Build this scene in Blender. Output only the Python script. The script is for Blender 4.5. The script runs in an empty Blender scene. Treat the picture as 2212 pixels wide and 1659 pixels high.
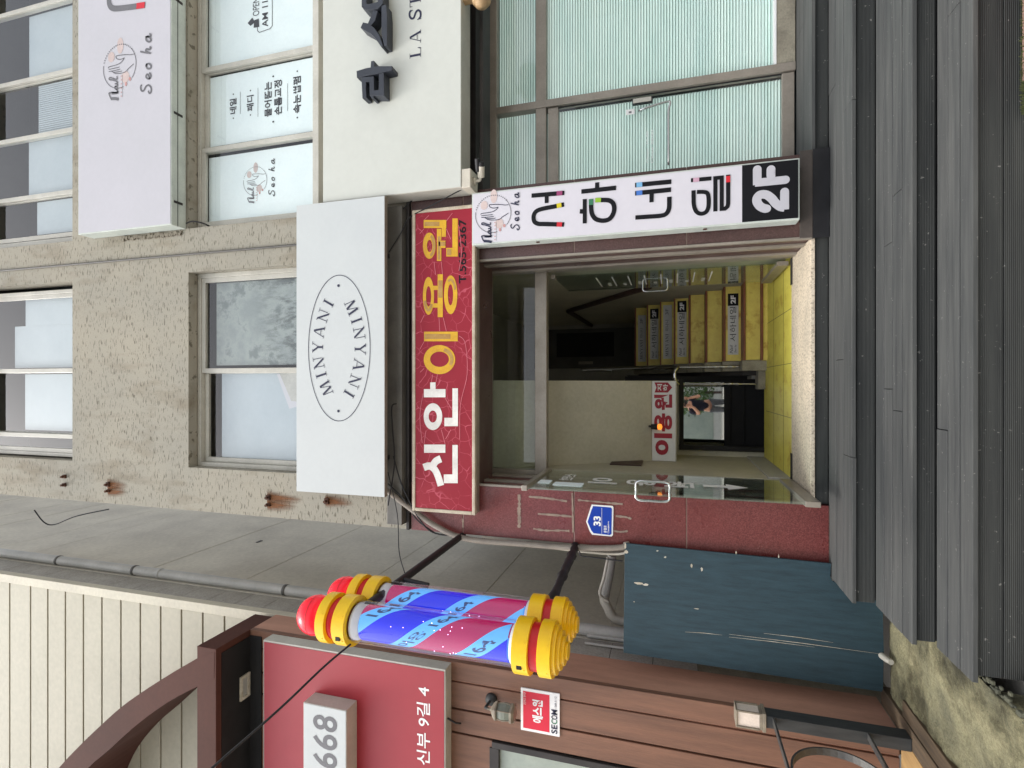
import bpy, bmesh, math, random
from mathutils import Vector, Matrix
random.seed(7)
D = bpy.data
SC = bpy.context.scene
COL = SC.collection

# ------------------------------------------------------------------ camera
F, CX, CY = 1160.0, 1106.0, 829.5          # focal length and centre, in units of a 2212 px wide frame
PITCH = math.radians(16.61)
cs, sn = math.cos(PITCH), math.sin(PITCH)
CZ = 1.59                                   # eye height above the pavement
cam_data = D.cameras.new('camera')
cam_data.sensor_width = 36.0
cam_data.lens = 36.0 * F / 2212.0
cam_data.clip_start = 0.05
cam_data.clip_end = 500
cam = D.objects.new('camera', cam_data)
COL.objects.link(cam)
# the phone was held sideways: image right is down, image up is right
cam.matrix_world = Matrix(((0, 1, 0, 0), (sn, 0, -cs, 0), (-cs, 0, -sn, CZ), (0, 0, 0, 1)))
SC.camera = cam

# ------------------------------------------------------------------ light
SUN_EL, SUN_AZ = math.radians(62), math.radians(226)   # azimuth clockwise from +Y
w = D.worlds.new("World")
SC.world = w
w.use_nodes = True
wn = w.node_tree
bg = wn.nodes['Background']
sky = wn.nodes.new('ShaderNodeTexSky')
sky.sky_type = 'NISHITA'
sky.sun_disc = False
sky.sun_elevation = SUN_EL
sky.sun_rotation = SUN_AZ
sky.air_density = 1.0
sky.dust_density = 4.0
sky.ozone_density = 1.0
hs = wn.nodes.new('ShaderNodeHueSaturation')
hs.inputs['Saturation'].default_value = 0.30
wn.links.new(sky.outputs[0], hs.inputs['Color'])
wn.links.new(hs.outputs[0], bg.inputs['Color'])
bg.inputs['Strength'].default_value = 0.15
sd = D.lights.new('sun', 'SUN')
sd.energy = 0.5
sd.angle = math.radians(14)
sd.color = (1.0, 0.96, 0.9)
sun = D.objects.new('sun', sd)
COL.objects.link(sun)
sdir = Vector((math.sin(SUN_AZ) * math.cos(SUN_EL), math.cos(SUN_AZ) * math.cos(SUN_EL), math.sin(SUN_EL)))
sun.rotation_euler = sdir.to_track_quat('Z', 'Y').to_euler()
sun.location = (-6, -10, 14)
SC.view_settings.view_transform = 'Standard'
SC.view_settings.look = 'None'
SC.view_settings.exposure = 1.05
SC.view_settings.gamma = 1.0
SC.render.engine = 'CYCLES'
SC.cycles.max_bounces = 10
SC.cycles.transparent_max_bounces = 16
SC.cycles.use_denoising = True

# ------------------------------------------------------------------ helpers
def ray(px, py):
    d = (px - CX) / F
    a = (CY - py) / F
    return a, cs + d * sn, sn - d * cs
def P(px, py, Y):
    a, b, c = ray(px, py)
    return Vector((a * Y / b, Y, CZ + c * Y / b))
def PX(px, py, X):
    a, b, c = ray(px, py)
    t = X / a
    return Vector((X, b * t, CZ + c * t))
def ZZ(px, Y):
    return P(px, 829.5, Y).z
def XX(px, py, Y):
    return P(px, py, Y).x
def R(z):                                     # height relative to the eye
    return CZ + z

def lin(c):
    c = c / 255.0
    return c / 12.92 if c <= 0.04045 else ((c + 0.055) / 1.055) ** 2.4
def C(r, g, b, k=1.0):
    return (lin(r) * k, lin(g) * k, lin(b) * k, 1.0)

MATS = {}
def nodes_of(name):
    m = D.materials.new(name)
    m.use_nodes = True
    nt = m.node_tree
    return m, nt, nt.nodes['Principled BSDF']
def texco(nt, stretch=(1, 1, 1)):
    tc = nt.nodes.new('ShaderNodeTexCoord')
    mp = nt.nodes.new('ShaderNodeMapping')
    mp.inputs['Scale'].default_value = stretch
    nt.links.new(tc.outputs['Object'], mp.inputs['Vector'])
    return mp.outputs[0]
def noise(nt, vec, scale, detail=5, rough=0.6):
    n = nt.nodes.new('ShaderNodeTexNoise')
    n.inputs['Scale'].default_value = scale
    n.inputs['Detail'].default_value = detail
    n.inputs['Roughness'].default_value = rough
    nt.links.new(vec, n.inputs['Vector'])
    return n.outputs[0]
def ramp(nt, fac, stops):
    r = nt.nodes.new('ShaderNodeValToRGB')
    e = r.color_ramp.elements
    while len(e) < len(stops):
        e.new(0.5)
    for i, (p, c) in enumerate(stops):
        e[i].position = p
        e[i].color = c if len(c) == 4 else (*c, 1)
    nt.links.new(fac, r.inputs[0])
    return r.outputs[0]
def mix(nt, fac, a, b, mode='MIX'):
    m = nt.nodes.new('ShaderNodeMix')
    m.data_type = 'RGBA'
    m.blend_type = mode
    for sock, v in ((m.inputs[0], fac), (m.inputs[6], a), (m.inputs[7], b)):
        if isinstance(v, (int, float, tuple)):
            sock.default_value = v
        else:
            nt.links.new(v, sock)
    return m.outputs[2]
def math_(nt, op, a, b=0.0):
    m = nt.nodes.new('ShaderNodeMath')
    m.operation = op
    for sock, v in ((m.inputs[0], a), (m.inputs[1], b)):
        if isinstance(v, (int, float)):
            sock.default_value = v
        else:
            nt.links.new(v, sock)
    return m.outputs[0]
def bump(nt, bs, h, strength=0.3, dist=0.01):
    b = nt.nodes.new('ShaderNodeBump')
    b.inputs['Strength'].default_value = strength
    b.inputs['Distance'].default_value = dist
    nt.links.new(h, b.inputs['Height'])
    nt.links.new(b.outputs[0], bs.inputs['Normal'])
def setp(bs, **k):
    for n, v in k.items():
        bs.inputs[n.replace('_', ' ')].default_value = v

def M(name, c1, c2=None, scale=5.0, rough=0.6, metal=0.0, b=0.0, bscale=60, stretch=(1, 1, 1), spec=0.4, fine=0.12, emit=None, coat=0):
    """weathered single-colour surface: two tones in large patches, fine mottling, optional bump"""
    if name in MATS:
        return MATS[name]
    m, nt, bs = nodes_of(name)
    if c2 is None:
        c2 = tuple(x * 0.82 for x in c1[:3]) + (1,)
    v = texco(nt, stretch)
    f = ramp(nt, noise(nt, v, scale), [(0.35, (0, 0, 0, 1)), (0.68, (1, 1, 1, 1))])
    col = mix(nt, f, c1, c2)
    if fine:
        g = noise(nt, v, scale * 14, 4)
        lo, hi = 1 - fine, 1 + fine
        gg = ramp(nt, g, [(0.3, (lo, lo, lo, 1)), (0.7, (min(hi, 1.0), min(hi, 1.0), min(hi, 1.0), 1))])
        col = mix(nt, 1.0, col, gg, 'MULTIPLY')
    nt.links.new(col, bs.inputs['Base Color'])
    setp(bs, Roughness=rough, Metallic=metal)
    bs.inputs['Specular IOR Level'].default_value = spec
    if coat:
        bs.inputs['Coat Weight'].default_value = coat
        bs.inputs['Coat Roughness'].default_value = 0.08
    if b:
        bump(nt, bs, noise(nt, v, bscale, 6), b, 0.01)
    if emit:
        nt.links.new(col, bs.inputs['Emission Color'])
        bs.inputs['Emission Strength'].default_value = emit
    MATS[name] = m
    return m

def glass(name, tint=(0.93, 0.97, 0.95, 1), refl=1.0):
    """thin pane: see-through with a Fresnel reflection"""
    if name in MATS:
        return MATS[name]
    m, nt, bs = nodes_of(name)
    tr = nt.nodes.new('ShaderNodeBsdfTransparent')
    tr.inputs[0].default_value = tint
    gl = nt.nodes.new('ShaderNodeBsdfGlossy')
    gl.inputs['Roughness'].default_value = 0.015
    gl.inputs[0].default_value = (1, 1, 1, 1)
    fr = nt.nodes.new('ShaderNodeFresnel')
    geo = nt.nodes.new('ShaderNodeNewGeometry')
    ior = nt.nodes.new('ShaderNodeMapRange')                 # the same Fresnel curve from either side of the sheet
    ior.inputs[3].default_value = 1.5; ior.inputs[4].default_value = 1 / 1.5
    nt.links.new(geo.outputs['Backfacing'], ior.inputs[0])
    nt.links.new(ior.outputs[0], fr.inputs[0])
    f = math_(nt, 'MULTIPLY', fr.outputs[0], refl)
    mx = nt.nodes.new('ShaderNodeMixShader')
    nt.links.new(f, mx.inputs[0])
    nt.links.new(tr.outputs[0], mx.inputs[1])
    nt.links.new(gl.outputs[0], mx.inputs[2])
    nt.links.new(mx.outputs[0], nt.nodes['Material Output'].inputs[0])
    MATS[name] = m
    return m

def wloc(o):
    l = Vector((0, 0, 0))
    while o is not None:
        l += o.location
        o = o.parent
    return l
def tag(o, label=None, cat=None, group=None, kind=None):
    if label: o['label'] = label
    if cat: o['category'] = cat
    if group: o['group'] = group
    if kind: o['kind'] = kind
    return o
def thing(name, label, cat, loc=(0, 0, 0), group=None):
    o = D.objects.new(name, None)
    COL.objects.link(o)
    o.location = loc
    o.empty_display_size = 0.1
    return tag(o, label, cat, group)

class MB:
    """collects shapes given in world coordinates and links them as ONE mesh"""
    def __init__(s):
        s.v, s.f, s.sm = [], [], []
    def face(s, pts, smooth=False):
        i = len(s.v)
        s.v += [tuple(p) for p in pts]
        s.f.append(tuple(range(i, i + len(pts))))
        s.sm.append(smooth)
        return s
    def mesh(s, vs, fs, smooth=False):
        i = len(s.v)
        s.v += [tuple(p) for p in vs]
        s.f += [tuple(i + k for k in f) for f in fs]
        s.sm += [smooth] * len(fs)
        return s
    def box(s, x0, x1, y0, y1, z0, z1):
        if x0 > x1: x0, x1 = x1, x0
        if y0 > y1: y0, y1 = y1, y0
        if z0 > z1: z0, z1 = z1, z0
        v = [(x0, y0, z0), (x1, y0, z0), (x1, y1, z0), (x0, y1, z0), (x0, y0, z1), (x1, y0, z1), (x1, y1, z1), (x0, y1, z1)]
        return s.mesh(v, [(0, 3, 2, 1), (4, 5, 6, 7), (0, 1, 5, 4), (1, 2, 6, 5), (2, 3, 7, 6), (3, 0, 4, 7)])
    def prism(s, poly, y0, y1):
        """outline in XZ pulled along Y"""
        n = len(poly)
        ar = sum(poly[i][0] * poly[(i + 1) % n][1] - poly[(i + 1) % n][0] * poly[i][1] for i in range(n))
        if ar < 0: poly = poly[::-1]
        v = [(x, y0, z) for x, z in poly] + [(x, y1, z) for x, z in poly]
        f = [tuple(range(n)), tuple(range(2 * n - 1, n - 1, -1))]
        f += [(i, n + i, n + (i + 1) % n, (i + 1) % n) for i in range(n)]
        return s.mesh(v, f)
    def prismx(s, poly, x0, x1):
        """outline in YZ pulled along X"""
        n = len(poly)
        ar = sum(poly[i][0] * poly[(i + 1) % n][1] - poly[(i + 1) % n][0] * poly[i][1] for i in range(n))
        if ar < 0: poly = poly[::-1]
        v = [(x0, y, z) for y, z in poly] + [(x1, y, z) for y, z in poly]
        f = [tuple(range(n - 1, -1, -1)), tuple(range(n, 2 * n))]
        f += [(i, (i + 1) % n, n + (i + 1) % n, n + i) for i in range(n)]
        return s.mesh(v, f)
    def tube(s, pts, r, n=10, cap=True):
        pts = [Vector(p) for p in pts]
        rs = r if isinstance(r, (list, tuple)) else [r] * len(pts)
        rings, up = [], None
        for i, p in enumerate(pts):
            t = (pts[min(i + 1, len(pts) - 1)] - pts[max(i - 1, 0)]).normalized()
            if up is None:
                up = t.orthogonal().normalized()
            else:
                up = (up - t * up.dot(t)).normalized()
            b = t.cross(up)
            rings.append([p + (up * math.cos(2 * math.pi * k / n) + b * math.sin(2 * math.pi * k / n)) * rs[i] for k in range(n)])
        v = [q for rr in rings for q in rr]
        f = []
        for i in range(len(rings) - 1):
            for k in range(n):
                f.append((i * n + k, i * n + (k + 1) % n, (i + 1) * n + (k + 1) % n, (i + 1) * n + k))
        s.mesh(v, f, True)
        if cap:
            s.face(rings[0][::-1]); s.face(rings[-1])
        return s
    def lathe(s, prof, cx, cy, n=32, smooth=True, axis='Z', cz=0):
        v, f = [], []
        for (r, z) in prof:
            for k in range(n):
                a = 2 * math.pi * k / n
                if axis == 'Z': v.append((cx + r * math.cos(a), cy + r * math.sin(a), z))
                elif axis == 'Y': v.append((cx + r * math.cos(a), z, cz - r * math.sin(a)))
                else: v.append((z, cy + r * math.cos(a), cz + r * math.sin(a)))
        for i in range(len(prof) - 1):
            for k in range(n):
                f.append((i * n + k, i * n + (k + 1) % n, (i + 1) * n + (k + 1) % n, (i + 1) * n + k))
        return s.mesh(v, f, smooth)
    def ribbon(s, pts, wd, Y, closed=False):
        """flat painted stroke in XZ at depth Y, mitred"""
        n = len(pts)
        ws = wd if isinstance(wd, (list, tuple)) else [wd] * n
        L, Rr = [], []
        for i in range(n):
            p = Vector(pts[i])
            a = Vector(pts[i - 1]) if (i > 0 or closed) else None
            b = Vector(pts[(i + 1) % n]) if (i < n - 1 or closed) else None
            t1 = (p - a).normalized() if a is not None else None
            t2 = (b - p).normalized() if b is not None else None
            if t1 is None: t1 = t2
            if t2 is None: t2 = t1
            n1, n2 = Vector((-t1.y, t1.x)), Vector((-t2.y, t2.x))
            m = n1 + n2
            if m.length < 1e-4: m = n1
            m.normalize()
            k = min(1.0 / max(m.dot(n1), 0.3), 1.8)
            o = m * (ws[i] * 0.5 * k)
            L.append(p + o); Rr.append(p - o)
        for i in range(n if closed else n - 1):
            j = (i + 1) % n
            q = [Rr[i], Rr[j], L[j], L[i]]
            s.face([(u.x, Y, u.y) for u in q])
        return s
    def build(s, name, mat, parent=None, bevel=0.0, seg=2, weld=False):
        me = D.meshes.new(name)
        o = D.objects.new(name, me)
        COL.objects.link(o)
        off = Vector((0, 0, 0))
        if parent is not None:
            o.parent = parent
            off = wloc(parent)
        me.from_pydata([(x - off.x, y - off.y, z - off.z) for x, y, z in s.v], [], s.f)
        me.polygons.foreach_set('use_smooth', s.sm)
        if weld:
            bm = bmesh.new(); bm.from_mesh(me)
            bmesh.ops.remove_doubles(bm, verts=bm.verts, dist=1e-5)
            bm.to_mesh(me); bm.free()
        me.update()
        if mat: me.materials.append(mat)
        if bevel:
            md = o.modifiers.new('bevel', 'BEVEL')
            md.width = bevel; md.segments = seg; md.limit_method = 'ANGLE'; md.angle_limit = math.radians(40)
            md.harden_normals = False
        return o

def BOX(name, mat, parent, x0, x1, y0, y1, z0, z1, bevel=0.0):
    return MB().box(x0, x1, y0, y1, z0, z1).build(name, mat, parent, bevel)

def smooth2(pts, k=5):
    """Catmull-Rom through 2D points"""
    pts = [Vector(p) for p in pts]
    out = []
    for i in range(len(pts) - 1):
        p0, p1, p2, p3 = pts[max(i - 1, 0)], pts[i], pts[i + 1], pts[min(i + 2, len(pts) - 1)]
        for j in range(k):
            t = j / k
            out.append(0.5 * ((2 * p1) + (p2 - p0) * t + (2 * p0 - 5 * p1 + 4 * p2 - p3) * t * t + (3 * p1 - p0 - 3 * p2 + p3) * t ** 3))
    out.append(pts[-1])
    return out
def smooth3(pts, k=6):
    return smooth2(pts, k)

TXT = {}
def glyphs(body, bold=0.0, shear=0.0):
    """outline of a line of text from Blender's own font: (verts2d, faces, bbox)"""
    key = (body, bold, shear)
    if key in TXT: return TXT[key]
    cu = D.curves.new('t', 'FONT')
    cu.body = body; cu.size = 1.0; cu.offset = bold; cu.shear = shear; cu.resolution_u = 4
    o = D.objects.new('t', cu)
    COL.objects.link(o)
    dg = bpy.context.evaluated_depsgraph_get()
    me = D.meshes.new_from_object(o.evaluated_get(dg))
    vs = [(v.co.x, v.co.y) for v in me.vertices]
    fs = [tuple(p.vertices) for p in me.polygons]
    D.objects.remove(o); D.curves.remove(cu); D.meshes.remove(me)
    xs = [v[0] for v in vs]; ys = [v[1] for v in vs]
    TXT[key] = (vs, fs, (min(xs), max(xs), min(ys), max(ys)))
    return TXT[key]
def txt(mb, body, x0, x1, z0, z1, Y, bold=0.0, shear=0.0, keep=False):
    """text laid flat in XZ at depth Y, fitted to the given rectangle (keep=True keeps proportions by height)"""
    vs, fs, (a, b, c, d) = glyphs(body, bold, shear)
    sz = (z1 - z0) / (d - c)
    sx = sz if keep else (x1 - x0) / (b - a)
    mb.mesh([(x0 + (x - a) * sx, Y, z0 + (y - c) * sz) for x, y in vs], fs)
    return mb
def txtp(mb, body, px0, px1, pyl, pyr, Y, bold=0.0, shear=0.0):
    m = (px0 + px1) / 2
    return txt(mb, body, XX(m, pyl, Y), XX(m, pyr, Y), ZZ(px1, Y), ZZ(px0, Y), Y, bold, shear)
def pts2(lst, Y, fx=lambda x: x, fy=lambda y: y):
    """photo points -> (X, Z) on the plane at depth Y"""
    o = []
    for x, y in lst:
        q = P(fx(x), fy(y), Y)
        o.append((q.x, q.z))
    return o

# serif capitals, drawn as thick and thin strokes in a unit-high box
def serif(ch):
    T, t, sh = 0.15, 0.05, 0.04
    def bar(x, z0, z1, wd): return [(x - wd / 2, z0), (x + wd / 2, z0), (x + wd / 2, z1), (x - wd / 2, z1)]
    def diag(x0, z0, x1, z1, wd): return [(x0 - wd / 2, z0), (x0 + wd / 2, z0), (x1 + wd / 2, z1), (x1 - wd / 2, z1)]
    def ser(x, z, wd=0.34): return [(x - wd / 2, z), (x + wd / 2, z), (x + wd / 2, z + sh), (x - wd / 2, z + sh)]
    e = 1 - sh
    if ch == 'I': return 0.36, [bar(.18, sh, e, T), ser(.18, 0), ser(.18, e)]
    if ch == 'L': return 0.7, [bar(.2, sh, e, T), ser(.2, e), [(.03, 0), (.66, 0), (.70, .28), (.66, .28), (.58, sh), (.03, sh)]]
    if ch == 'T': return 0.8, [bar(.4, sh, e - .01, T), ser(.4, 0), [(.04, e - .01), (.76, e - .01), (.76, 1), (.04, 1)], [(.04, .74), (.07, .74), (.09, e - .012), (.04, e - .012)], [(.76, .74), (.73, .74), (.71, e - .012), (.76, e - .012)]]
    if ch == 'N': return 0.95, [bar(.18, sh, e - .01, t), ser(.18, 0), diag(.74, 0.0, .15, e - .01, .16), bar(.80, .17, e - .01, t), ser(.80, e), ser(.10, e - .0, .2)]
    if ch == 'M': return 1.12, [diag(.14, sh, .22, e, t), ser(.14, 0, .28), diag(.53, 0.02, .26, e, .15), diag(.57, 0.02, .83, e, t), diag(.97, sh, .89, e, T), ser(.97, 0)]
    if ch == 'A': return 0.9, [diag(.12, sh, .43, 1, t), diag(.76, sh, .48, 1, T), ser(.12, 0, .26), ser(.76, 0, .3), [(.26, .30), (.63, .30), (.61, .35), (.28, .35)]]
    if ch == 'Y': return 0.86, [bar(.43, sh, .46, T), ser(.43, 0), diag(.43, .46, .14, e, T), diag(.47, .46, .74, e, t), ser(.14, e, .28), ser(.74, e, .26)]
    return 0.4, []
def serif_word(mb, word, place, gap=0.12):
    """place(x, z, i, advance) maps glyph coordinates onto the sign"""
    x = 0
    for i, ch in enumerate(word):
        adv, polys = serif(ch)
        for j, poly in enumerate(polys):
            n = len(poly)
            ar = sum(poly[k][0] * poly[(k + 1) % n][1] - poly[(k + 1) % n][0] * poly[k][1] for k in range(n))
            if ar < 0: poly = poly[::-1]
            mb.face([Vector(place(x, px_, pz_, adv)) - Vector((0, 0.0003 * j, 0)) for px_, pz_ in poly])
        x += adv + gap
    return x - gap
# ------------------------------------------------------------------ materials
def stucco():
    m, nt, bs = nodes_of('textured_concrete')
    v = texco(nt)
    big = ramp(nt, noise(nt, v, 0.9, 4), [(0.3, C(163, 157, 142)), (0.7, C(150, 147, 136))])
    dirt = ramp(nt, noise(nt, texco(nt, (1.6, 1.6, 0.5)), 2.3, 6), [(0.52, (1, 1, 1, 1)), (0.75, C(214, 206, 196))])
    base = mix(nt, 1.0, big, dirt, 'MULTIPLY')
    d1 = noise(nt, texco(nt, (15, 15, 84)), 1.0, 2, 0.5)
    pit = ramp(nt, d1, [(0.60, (0, 0, 0, 1)), (0.655, (0.9, 0.9, 0.9, 1))])
    d2 = noise(nt, texco(nt, (70, 70, 16)), 1.0, 2)
    hair = ramp(nt, d2, [(0.62, (0, 0, 0, 1)), (0.72, (0.22, 0.22, 0.22, 1))])
    col = mix(nt, pit, base, C(104, 99, 86))
    col = mix(nt, hair, col, C(178, 171, 152))
    nt.links.new(col, bs.inputs['Base Color'])
    setp(bs, Roughness=0.9)
    h = math_(nt, 'SUBTRACT', noise(nt, v, 90, 4), pit)
    bump(nt, bs, h, 0.5, 0.006)
    MATS['stucco'] = m
    return m
def granite(name, c1, c2, c3, scale=95, rough=0.28, coat=0.0):
    m, nt, bs = nodes_of(name)
    v = texco(nt)
    n1 = noise(nt, v, scale, 3, 0.7)
    sp = ramp(nt, n1, [(0.34, c1), (0.5, c2), (0.68, c3)])
    n2 = ramp(nt, noise(nt, v, 2.2, 5), [(0.35, (1, 1, 1, 1)), (0.75, (0.72, 0.74, 0.76, 1))])
    col = mix(nt, 1.0, sp, n2, 'MULTIPLY')
    nt.links.new(col, bs.inputs['Base Color'])
    rr = ramp(nt, noise(nt, v, 3.0, 4), [(0.3, (rough, rough, rough, 1)), (0.7, (rough + 0.22,) * 3 + (1,))])
    nt.links.new(rr, bs.inputs['Roughness'])
    MATS[name] = m
    return m
def deck(name, c1, c2, reed):
    m, nt, bs = nodes_of(name)
    v = texco(nt)
    g = noise(nt, texco(nt, (1.2, 22, 22)), 1.0, 7, 0.65)
    base = ramp(nt, g, [(0.28, c1), (0.72, c2)])
    patch = ramp(nt, noise(nt, texco(nt, (0.7, 2, 2)), 1.3, 5), [(0.3, (0.78, 0.80, 0.80, 1)), (0.7, (1, 0.99, 0.97, 1))])
    col = mix(nt, 1.0, base, patch, 'MULTIPLY')
    sp = ramp(nt, noise(nt, v, 42, 2), [(0.70, (0, 0, 0, 1)), (0.76, (0.55, 0.55, 0.55, 1))])
    col = mix(nt, sp, col, C(150, 148, 142))
    nt.links.new(col, bs.inputs['Base Color'])
    setp(bs, Roughness=0.75)
    if reed:
        wv = nt.nodes.new('ShaderNodeTexWave')
        wv.bands_direction = 'Z'
        wv.inputs['Scale'].default_value = 42
        wv.inputs['Distortion'].default_value = 0.4
        nt.links.new(v, wv.inputs[0])
        bump(nt, bs, wv.outputs[1], 0.55, 0.004)
    else:
        bump(nt, bs, g, 0.35, 0.006)
    MATS[name] = m
    return m
def crackle_red():
    m, nt, bs = nodes_of('cracked_red_film')
    v = texco(nt)
    wob = noise(nt, v, 7, 3)
    vv = nt.nodes.new('ShaderNodeVectorMath'); vv.operation = 'ADD'
    sc = nt.nodes.new('ShaderNodeVectorMath'); sc.operation = 'SCALE'
    tcn = nt.nodes.new('ShaderNodeTexNoise'); tcn.inputs['Scale'].default_value = 6
    nt.links.new(v, tcn.inputs['Vector'])
    nt.links.new(tcn.outputs[1], sc.inputs[0]); sc.inputs['Scale'].default_value = 0.12
    nt.links.new(v, vv.inputs[0]); nt.links.new(sc.outputs[0], vv.inputs[1])
    vo = nt.nodes.new('ShaderNodeTexVoronoi'); vo.feature = 'DISTANCE_TO_EDGE'
    vo.inputs['Scale'].default_value = 9
    nt.links.new(vv.outputs[0], vo.inputs['Vector'])
    line = ramp(nt, vo.outputs['Distance'], [(0.012, (1, 1, 1, 1)), (0.03, (0, 0, 0, 1))])
    patch = ramp(nt, noise(nt, v, 4.0, 3), [(0.42, (0, 0, 0, 1)), (0.60, (0.75, 0.75, 0.75, 1))])
    f = math_(nt, 'MULTIPLY', line, patch)
    base = ramp(nt, noise(nt, v, 1.4, 4), [(0.3, C(138, 26, 42)), (0.7, C(146, 34, 50))])
    col = mix(nt, f, base, C(196, 92, 108))
    nt.links.new(col, bs.inputs['Base Color'])
    setp(bs, Roughness=0.5)
    bs.inputs['Specular IOR Level'].default_value = 0.25
    MATS['crackle_red'] = m
    return m
def yellow_floor(name, c1, c2, dark):
    m, nt, bs = nodes_of(name)
    v = texco(nt)
    base = ramp(nt, noise(nt, texco(nt, (9, 3, 9)), 1.0, 7, 0.7), [(0.3, c1), (0.7, c2)])
    st = ramp(nt, noise(nt, v, 5, 6, 0.7), [(0.55, (1, 1, 1, 1)), (0.72, dark)])
    col = mix(nt, 1.0, base, st, 'MULTIPLY')
    nt.links.new(col, bs.inputs['Base Color'])
    setp(bs, Roughness=0.45)
    MATS[name] = m
    return m
def film_grey():  # grime and a foggy reflection, both painted in as grey blotches
    m, nt, bs = nodes_of('dirt_reflection_film')
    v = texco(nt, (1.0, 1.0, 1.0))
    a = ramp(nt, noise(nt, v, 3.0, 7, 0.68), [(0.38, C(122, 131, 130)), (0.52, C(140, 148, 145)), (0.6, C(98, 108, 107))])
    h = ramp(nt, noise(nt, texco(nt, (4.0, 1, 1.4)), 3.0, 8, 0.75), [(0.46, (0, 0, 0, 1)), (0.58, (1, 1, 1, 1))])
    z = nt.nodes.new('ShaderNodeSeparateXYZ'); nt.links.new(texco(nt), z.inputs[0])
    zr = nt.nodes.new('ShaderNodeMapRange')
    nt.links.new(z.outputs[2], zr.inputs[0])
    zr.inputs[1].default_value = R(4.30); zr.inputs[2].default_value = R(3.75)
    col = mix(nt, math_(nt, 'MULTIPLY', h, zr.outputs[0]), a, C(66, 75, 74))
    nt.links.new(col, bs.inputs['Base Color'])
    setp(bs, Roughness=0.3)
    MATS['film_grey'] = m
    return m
def stain():
    m, nt, bs = nodes_of('rust_stain')
    v = texco(nt, (46, 46, 2.2))
    n = noise(nt, v, 1.0, 6, 0.7)
    uv = nt.nodes.new('ShaderNodeTexCoord')
    sep = nt.nodes.new('ShaderNodeSeparateXYZ'); nt.links.new(uv.outputs['Generated'], sep.inputs[0])
    edge = math_(nt, 'MULTIPLY', math_(nt, 'PINGPONG', sep.outputs[0], 0.5), 2.6)
    fade = math_(nt, 'MULTIPLY', math_(nt, 'POWER', sep.outputs[2], 0.8), edge)
    a = ramp(nt, math_(nt, 'MULTIPLY', n, fade), [(0.10, (0, 0, 0, 1)), (0.42, (0.8, 0.8, 0.8, 1))])
    nt.links.new(a, bs.inputs['Alpha'])
    bs.inputs['Base Color'].default_value = C(120, 76, 42)
    setp(bs, Roughness=0.9)
    MATS['stain'] = m
    return m
def drum_mat():
    m, nt, bs = nodes_of('barber_drum')
    tc = nt.nodes.new('ShaderNodeTexCoord')
    sep = nt.nodes.new('ShaderNodeSeparateXYZ'); nt.links.new(tc.outputs['Object'], sep.inputs[0])
    ang = math_(nt, 'ARCTAN2', sep.outputs[1], sep.outputs[0])
    th = math_(nt, 'DIVIDE', ang, 2 * math.pi)
    u = math_(nt, 'ADD', math_(nt, 'DIVIDE', sep.outputs[2], 0.80), th)
    fr = math_(nt, 'FRACT', math_(nt, 'ADD', u, 10.0 + DRUM_PHASE))
    r = nt.nodes.new('ShaderNodeValToRGB')
    r.color_ramp.interpolation = 'CONSTANT'
    stops = [(0.0, C(84, 158, 214)), (0.165, C(2, 16, 190)), (0.50, C(84, 158, 214)), (0.665, C(152, 6, 74))]
    e = r.color_ramp.elements
    while len(e) < 4: e.new(0.5)
    for i, (p, c) in enumerate(stops):
        e[i].position = p; e[i].color = c
    nt.links.new(fr, r.inputs[0])
    wear = ramp(nt, noise(nt, texco(nt, (3, 3, 1)), 4, 5), [(0.3, (0.86, 0.86, 0.9, 1)), (0.7, (1, 1, 1, 1))])
    col = mix(nt, 1.0, r.outputs[0], wear, 'MULTIPLY')
    nt.links.new(col, bs.inputs['Base Color'])
    nt.links.new(col, bs.inputs['Emission Color'])
    bs.inputs['Emission Strength'].default_value = 0.42
    setp(bs, Roughness=0.25)
    bs.inputs['Coat Weight'].default_value = 0.25
    bs.inputs['Coat Roughness'].default_value = 0.1
    MATS['drum'] = m
    return m
DRUM_PHASE = 0.60
m_wall = stucco()
m_gran = granite('red_granite', C(94, 42, 41), C(114, 54, 52), C(136, 78, 75), 120, 0.22)
m_gran_dark = granite('dark_granite', C(72, 50, 48), C(84, 60, 57), C(98, 74, 71), 120, 0.25)
m_gran_pale = granite('pale_granite', C(158, 143, 124), C(220, 206, 182), C(228, 215, 194), 60, 0.55)
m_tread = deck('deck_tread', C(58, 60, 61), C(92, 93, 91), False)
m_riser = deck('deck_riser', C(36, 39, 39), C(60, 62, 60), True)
m_crack = crackle_red()
m_floor = yellow_floor('yellow_marble', C(232, 222, 104), C(214, 200, 84), C(214, 184, 146))
m_step = yellow_floor('yellow_step', C(232, 216, 110), C(214, 190, 90), C(200, 160, 120))
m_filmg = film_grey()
m_stain = stain()
m_drum = drum_mat()
m_alu = M('aluminium', C(196, 194, 184), C(178, 176, 166), 3, 0.38, 0.0, spec=0.5)
m_alu2 = M('dull_aluminium', C(168, 160, 148), C(148, 140, 128), 4, 0.35, 0.35)
m_bronze = M('grey_bronze_frame', C(158, 150, 139), C(140, 133, 123), 4, 0.4, 0.2)
m_trim = M('brown_trim', C(96, 80, 72), C(74, 62, 56), 6, 0.5)
m_darktrim = M('dark_channel', C(62, 58, 56), C(46, 43, 43), 5, 0.6)
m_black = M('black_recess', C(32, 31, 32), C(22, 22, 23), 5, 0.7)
m_white = M('sign_white', C(194, 199, 199), C(189, 194, 195), 1.5, 0.5, fine=0.03)
m_lilac = M('lightbox_film', C(190, 189, 196), C(186, 186, 192), 1.5, 0.5, fine=0.03)
m_vfilm = M('upright_sign_film', C(208, 206, 213), C(203, 201, 209), 1.5, 0.5, fine=0.03)
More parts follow.
